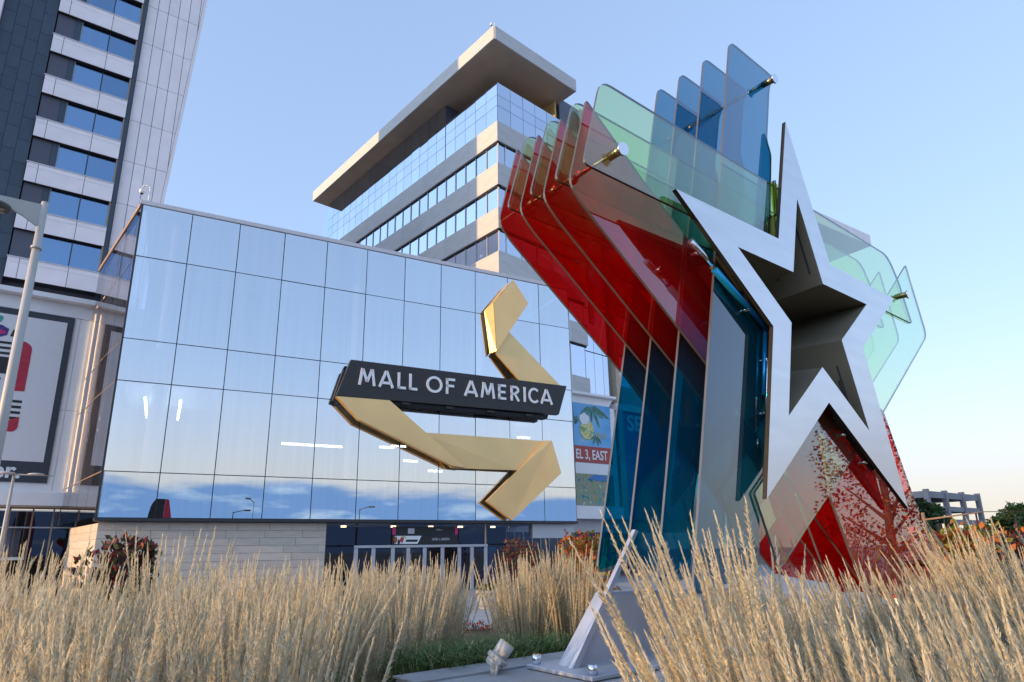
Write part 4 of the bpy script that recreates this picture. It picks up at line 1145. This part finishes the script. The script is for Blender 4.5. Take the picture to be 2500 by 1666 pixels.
fill((.4, 6.0), (4.3, 5.4), .30, reeds_a, GM, 'small reed grass bank in the middle', lambda a, d: 2.3 + .004 * d, spread=.008)
fill((9.5, 44), (1.25, 4.6), .35, reeds_b, GR, 'reed grass bank on the right', lambda a, d: 2.3 + d * (.046 if a < 20.5 else -.036 if a < 33 else -.036), lambda x, y: plane_d(x, y) < 1.50, edge_az=lambda d: 12.4 + math.degrees(.19 / d))
fill((33, 44), (3.2, 7.5), .38, reeds_b, GR, 'reed grass bank on the right', lambda a, d: 2.3 - .034 * d, lambda x, y: plane_d(x, y) < 1.4)

# green sedge between the banks
V, Fc, Mi = [], [], []
def sedge(x, y, n, L0):
    for s in range(n):
        th = rng.uniform(0, 2 * np.pi); base = np.array([x + rng.normal(0, .05), y + rng.normal(0, .05), mound(x, y) - .03])
        L_ = L0 * rng.uniform(.6, 1.2); d = np.array([np.cos(th), np.sin(th), 0]); sp_ = rng.uniform(.3, .95)
        side = np.array([-d[1], d[0], 0]); i0 = len(V)
        for t, w in ((0, .0024), (.35, .0026), (.7, .0018), (1.0, .0002)):
            p = base + d * sp_ * L_ * t ** 1.4 + np.array([0, 0, L_ * (t - .62 * t * t)])
            V.append(p - side * w); V.append(p + side * w)
        for k in range(3):
            a = i0 + 2 * k; Fc.append((a, a + 1, a + 3, a + 2)); Mi.append(0 if rng.uniform() < .88 else 1)
def on_slab(x, y):
    a, b = (x - SX) / K, (y - SY) / K
    u_ = a * .788 + b * .616; n_ = -a * .616 + b * .788
    return 3.4 < u_ < 9.7 and -.35 < n_ < 2.15
for _ in range(420):
    a = random.uniform(-8.5, 6.5); d = random.uniform(2.25, 9.0) if random.random() < .8 else random.uniform(2.2, 4.2)
    x, y = polar(a, d)
    if math.hypot(x + .07, y - 2.74) < .12 or on_slab(x, y): continue
    sedge(x, y, 40, .30)
for _ in range(160):
    a = random.uniform(-44, 44); d = random.uniform(1.6, 7)
    x, y = polar(a, d)
    if abs(a) > 9 and not on_slab(x, y): sedge(x, y, 14, .36)
o = link('green_grass', arr_mesh('green_grass', V, Fc, [M['blade_green'], M['blade_dry']], Mi))
o['kind'] = 'stuff'

def leaves_mesh(name, centres, n, size, mats, weights, rng_=rng, up=0.0, flat=1.0):
    """leaf-sized folded quads scattered through a set of (centre, radius) lobes"""
    V, Fc, Mi = [], [], []
    cs = np.array([c for c, r in centres]); rs = np.array([r if np.ndim(r) else (r, r, r) for c, r in centres], dtype=float)
    vol = rs.prod(1); pick = rng_.choice(len(centres), n, p=vol / vol.sum())
    for k in range(n):
        i = pick[k]
        v = rng_.normal(size=3); v /= np.linalg.norm(v); rad = rng_.uniform(.25, 1) ** .5
        p = cs[i] + v * rs[i] * rad
        d = rng_.normal(size=3) * [1, 1, flat] + np.array([0, 0, up]) + v * .4; d /= np.linalg.norm(d)
        s_ = np.cross(d, rng_.normal(size=3)); s_ /= np.linalg.norm(s_)
        L_ = size * rng_.uniform(.6, 1.3); w = L_ * .30
        i0 = len(V)
        V.extend([p, p + d * L_ * .5 - s_ * w, p + d * L_, p + d * L_ * .5 + s_ * w]); Fc.append((i0, i0 + 1, i0 + 2, i0 + 3))
        Mi.append(int(rng_.choice(len(mats), p=weights)))
    return arr_mesh(name, V, Fc, mats, Mi)
def shrub(label, loc, h, r, n, size, mats, weights, up=.2, lobes=7, group=None):
    t = thing('shrub', label, 'shrub', loc, 0, group)
    cs = []
    for k in range(lobes):
        a = 2 * math.pi * k / lobes + random.uniform(-.3, .3); q = random.uniform(.25, .75) * r
        cs.append(((q * math.cos(a), q * math.sin(a), h * random.uniform(.45, .82)), (r * .42, r * .42, h * .20)))
    cs.append(((0, 0, h * .55), (r * .7, r * .7, h * .38)))
    link('foliage', leaves_mesh('foliage', cs, n, size, mats, weights, up=up), None, t)
    b = bmesh.new()
    for k in range(9):
        a = random.uniform(0, 6.28); tip = Vector((math.cos(a) * r * .5, math.sin(a) * r * .5, h * random.uniform(.6, .85)))
        tube_bm(b, (0, 0, -.05), tip, .018, .006, seg=5, caps=False)
    bm_obj('stems', b, M['bark'], t)
    return t
shrub('dark leafy shrub with rusty red leaf tips before the stone wall', (-6.35, 10.9, mound(-6.35, 10.9)), 2.72 - mound(-6.35, 10.9), .62, 1700, .13, [M['leaf_maroon'], M['leaf_green'], M['leaf_red']], [.45, .30, .25], up=1.3, lobes=10)
shrub('yellow and orange shrub at right in front of the parking garage', (7.25, 10.85, mound(7.25, 10.85)), 2.62 - mound(7.25, 10.85), .75, 2600, .12, [M['leaf_olive'], M['leaf_orange'], M['leaf_red']], [.55, .33, .12])
shrub('dark red shrub beside the yellow and orange shrub at right', (8.35, 11.35, mound(8.35, 11.35)), 2.64 - mound(8.35, 11.35), .62, 1800, .10, [M['leaf_maroon'], M['leaf_red'], M['leaf_orange']], [.62, .28, .10])
shrub('orange leaved shrub behind the small reed bank left of the sculpture leg', (1.55, 13.2, mound(1.55, 13.2)), 2.75 - mound(1.55, 13.2), .65, 1700, .11, [M['leaf_orange'], M['leaf_olive'], M['leaf_red']], [.45, .40, .15])
shrub('bare reddish brown shrub before the entrance side window', (.6, 36.5, 0), 3.0, 1.6, 1500, .17, [M['leaf_maroon'], M['leaf_red'], M['leaf_green']], [.5, .2, .3])

t = thing('flower_bed', 'low dark red flowers in front of the concrete planter', 'flowers', (-.55, 19.5, mound(-.55, 19.5)))
link('blooms', leaves_mesh('blooms', [((x * .35, random.uniform(-.2, .2), .22), (.25, .2, .12)) for x in range(-2, 4)], 700, .07, [M['flower'], M['leaf_green']], [.6, .4]), None, t)
b = tube_bm(bmesh.new(), (0, 0, -.02), (0, 0, .08), .9, .85, seg=16)
bm_obj('soil_bed', b, M['soil'], t)
pt_ = thing('planter', 'round grey concrete planter on the paving near the entrance', 'planter', (-.95, 27.6, 0))
b = bmesh.new()
for z0, z1, r0, r1 in ((0, .08, .34, .38), (.08, .60, .38, .47), (.60, .70, .52, .52), (.70, .72, .52, .44)): tube_bm(b, (0, 0, z0), (0, 0, z1), r0, r1, 24)
bm_obj('bowl', b, M['concrete'], pt_)
link('plants', leaves_mesh('plants', [((0, 0, .78), (.36, .36, .12))], 350, .12, [M['leaf_green'], M['leaf_olive']], [.7, .3]), None, pt_)

def tree(name, label, loc, h, cr_, n, size, mats, weights, group=None, trunk_r=.14, crown_lo=.3):
    t = thing(name, label, 'tree', loc, random.uniform(0, 6.28), group)
    b = bmesh.new()
    tube_bm(b, (0, 0, -.1), (0, 0, h * .45), trunk_r, trunk_r * .7, seg=10, caps=False)
    tube_bm(b, (0, 0, h * .45), (h * .02, 0, h * .85), trunk_r * .7, trunk_r * .2, seg=8, caps=False)
    cs = []
    for k in range(13):
        a = 2.4 * k; zt = h * (crown_lo + (1 - crown_lo) * (k + 1) / 14.5)
        q = cr_ * (.72 - .35 * abs(k / 13 - .35)) * random.uniform(.7, 1.1)
        tip = Vector((math.cos(a) * q, math.sin(a) * q, zt))
        tube_bm(b, (0, 0, zt * .75), tip, trunk_r * .35, trunk_r * .08, seg=6, caps=False)
        cs.append((tuple(tip), (cr_ * random.uniform(.32, .5), cr_ * random.uniform(.32, .5), h * .11)))
    cs.append(((0, 0, h * .86), (cr_ * .4, cr_ * .4, h * .12)))
    bm_obj('trunk', b, M['bark'], t)
    link('crown', leaves_mesh('crown', cs, n, size, mats, weights, flat=.6), None, t)
    return t
# autumn tree just right of the frame, mirrored in the red sheets
tree('maple_tree', 'red and orange autumn maple mirrored in the red glass sheets', (8.4, 5.7, mound(8.4, 5.7)), 3.2, 1.15, 4200, .060, [M['leaf_orange'], M['leaf_red'], M['leaf_maroon']], [.3, .45, .25], trunk_r=.09)

# ------------------------------------------------------------------ distance, right
gar = thing('parking_garage', 'open concrete parking garage of five decks in the right distance', 'building', (80.9, 126.3, 0), az_rot(A3))
GW = 24.7
for i, z in enumerate((1.4, 3.9, 6.4, 8.9, 11.4)):
    box('deck', gar, 0, GW, 0.31, 24, z - .35, z - .05, M['garage_concrete'])
    for k in range(3):
        box('parapet', gar, k * 8.2 + .01, (k + 1) * 8.2 - .01, 0, .3, z - .5, z + (.75 if i == 4 else .45), M['garage_concrete'])
    box('side_parapet', gar, -.3, -.01, 0, 24, z - .5, z + (.75 if i == 4 else .45), M['garage_concrete'])
    box('rear_parapet', gar, 0, GW, 24, 24.3, z - .5, z + .1, M['garage_concrete'])
for x in (0, 8.2, 16.4, 24.5):
    box('pillar', gar, x - .45, x + .45, -.25, .6, 0, 12.5, M['garage_concrete'])
    box('pillar', gar, x - .3, x + .3, 12, 12.6, 0, 11.0, M['garage_concrete'])
tree('broadleaf_tree', 'dark green tree in front of the parking garage', (51.2, 80, 0), 7.2, 2.6, 3000, .5, [M['leaf_green']], [1.0], trunk_r=.2, crown_lo=.12)
for x, y, h, r_, lab in ((118, 150, 11, 7, 'rounded green tree on the far skyline, middle one right of the parking garage'), (128, 152, 12, 7.5, 'rounded green tree on the far skyline at the right picture edge'), (112, 148, 8.5, 5, 'low rounded tree on the far skyline, nearest the parking garage')):
    tree('broadleaf_tree', lab, (x, y, 0), h, r_, 1500, 1.1, [M['leaf_olive'], M['leaf_green']], [.45, .55], 'trees on the far skyline', trunk_r=.3, crown_lo=.15)
deck = link('parking_lot', box_mesh(40, 12, 1.5, M['garage_concrete']), None, None, Matrix.Translation((60, 76, 0)) @ Matrix.Rotation(R(-8), 4, 'Z'))
deck['kind'] = 'structure'
def car(label, loc, rz, paint):
    t = thing('parked_car', label, 'car', loc, rz, 'cars parked in the distance')
    body = [(-2.2, .35), (2.2, .35), (2.25, .75), (2.1, .92), (1.0, .98), (.35, 1.45), (-1.1, 1.48), (-1.8, 1.0), (-2.2, .95), (-2.28, .7)]
    b = prism_bm(rounded(body, .12, 2), -.85, .85); bm_obj('body', b, M[paint], t)
    for s in (-.862, .852):
        b = prism_bm([(.85, 1.0), (.3, 1.38), (-1.05, 1.40), (-1.55, 1.02)], s, s + .01); bm_obj('window', b, M['car_glass'], t)
    for x in (-1.35, 1.4):
        for y in (-.88, .68): tube('wheel', t, (x, y, .33), (x, y + .2, .33), .33, M['tyre'], seg=14)
for lab, x, y, rz, pnt in (('white car parked at right below the far trees, nearest the garage', 66.5, 77.5, 1.0, 'car_white'), ('dark blue car parked at right between two pale cars', 69.5, 77.6, 1.0, 'car_dark'),
                           ('silver car parked right of the dark blue car', 73.0, 77.4, 1.0, 'car_silver'), ('white car parked farthest right at the edge of the picture', 78.0, 77.5, 1.1, 'car_white')):
    car(lab, (x, y, 1.5), rz, pnt)
ts = thing('traffic_signal', 'rusty brown traffic signal mast with long arm in front of the parking garage', 'traffic signal', (31.9, 50.8, 0))
tube('pole', ts, (0, 0, 0), (.0, 0, 4.6), .16, M['rust_pole'], r1=.12)
tube('mast_arm', ts, (0, 0, 4.05), (3.2, -2.1, 4.5), .075, M['rust_pole'], r1=.05)
tube('lower_rail', ts, (0, 0, 2.85), (3.0, -1.9, 3.0), .05, M['rust_pole'])
box('signal_head', ts, .55, .85, -.75, -.5, 2.95, 3.75, M['black_gap'], bev=.03)
box('back_plate', ts, .88, .96, -.78, -.5, 2.98, 3.72, M['letter_white'])
tube('span_wire', ts, (3.2, -2.1, 4.5), (9, -6.5, 4.25), .03, M['black_gap'], seg=6)
for px, lab in (((36.5, 47.6), 'thin dark pole before the garage, the one farther right'), ((35.0, 49.4), 'thin dark pole before the garage, nearer the rusty mast')):
    pp = thing('signal_pole', lab, 'pole', (px[0], px[1], 0), 0, 'thin poles before the garage')
    tube('shaft', pp, (0, 0, 0), (0, 0, 4.4), .06, M['black_gap'], seg=8)
    tube('pole_cap', pp, (0, 0, 4.4), (0, 0, 4.5), .09, M['black_gap'], seg=8)

# roof corner of another mall roof seen past the star's right arm
rc = thing('far_roof_building', 'grey building with thin projecting roof corner seen past the right of the star', 'building', (53.0, 85.0, 0), az_rot(R(57)))
box('roof_fascia', rc, -15.5, 0.0, 0.0, .5, 44.0, 45.7, M['white_panel'])
box('roof', rc, -15.5, -.02, .51, 12, 44.02, 45.6, M['letter_white'])
box('upper_wall', rc, -15.5, -13.2, 1, 11, 18.0, 44.0, M['navy_panel'])
box('lower_block', rc, -15.5, -3.0, 1, 18, 0, 18.0, M['garage_concrete'])
for k in range(4):
    for q in range(4):
        box('window', rc, -15.0 + q * 3, -12.9 + q * 3, .95, .99, 2 + k * 4, 4.4 + k * 4, M['car_glass'])
    box('upper_window', rc, -15.2, -13.5, .95, .99, 20 + k * 6, 23 + k * 6, M['car_glass'])
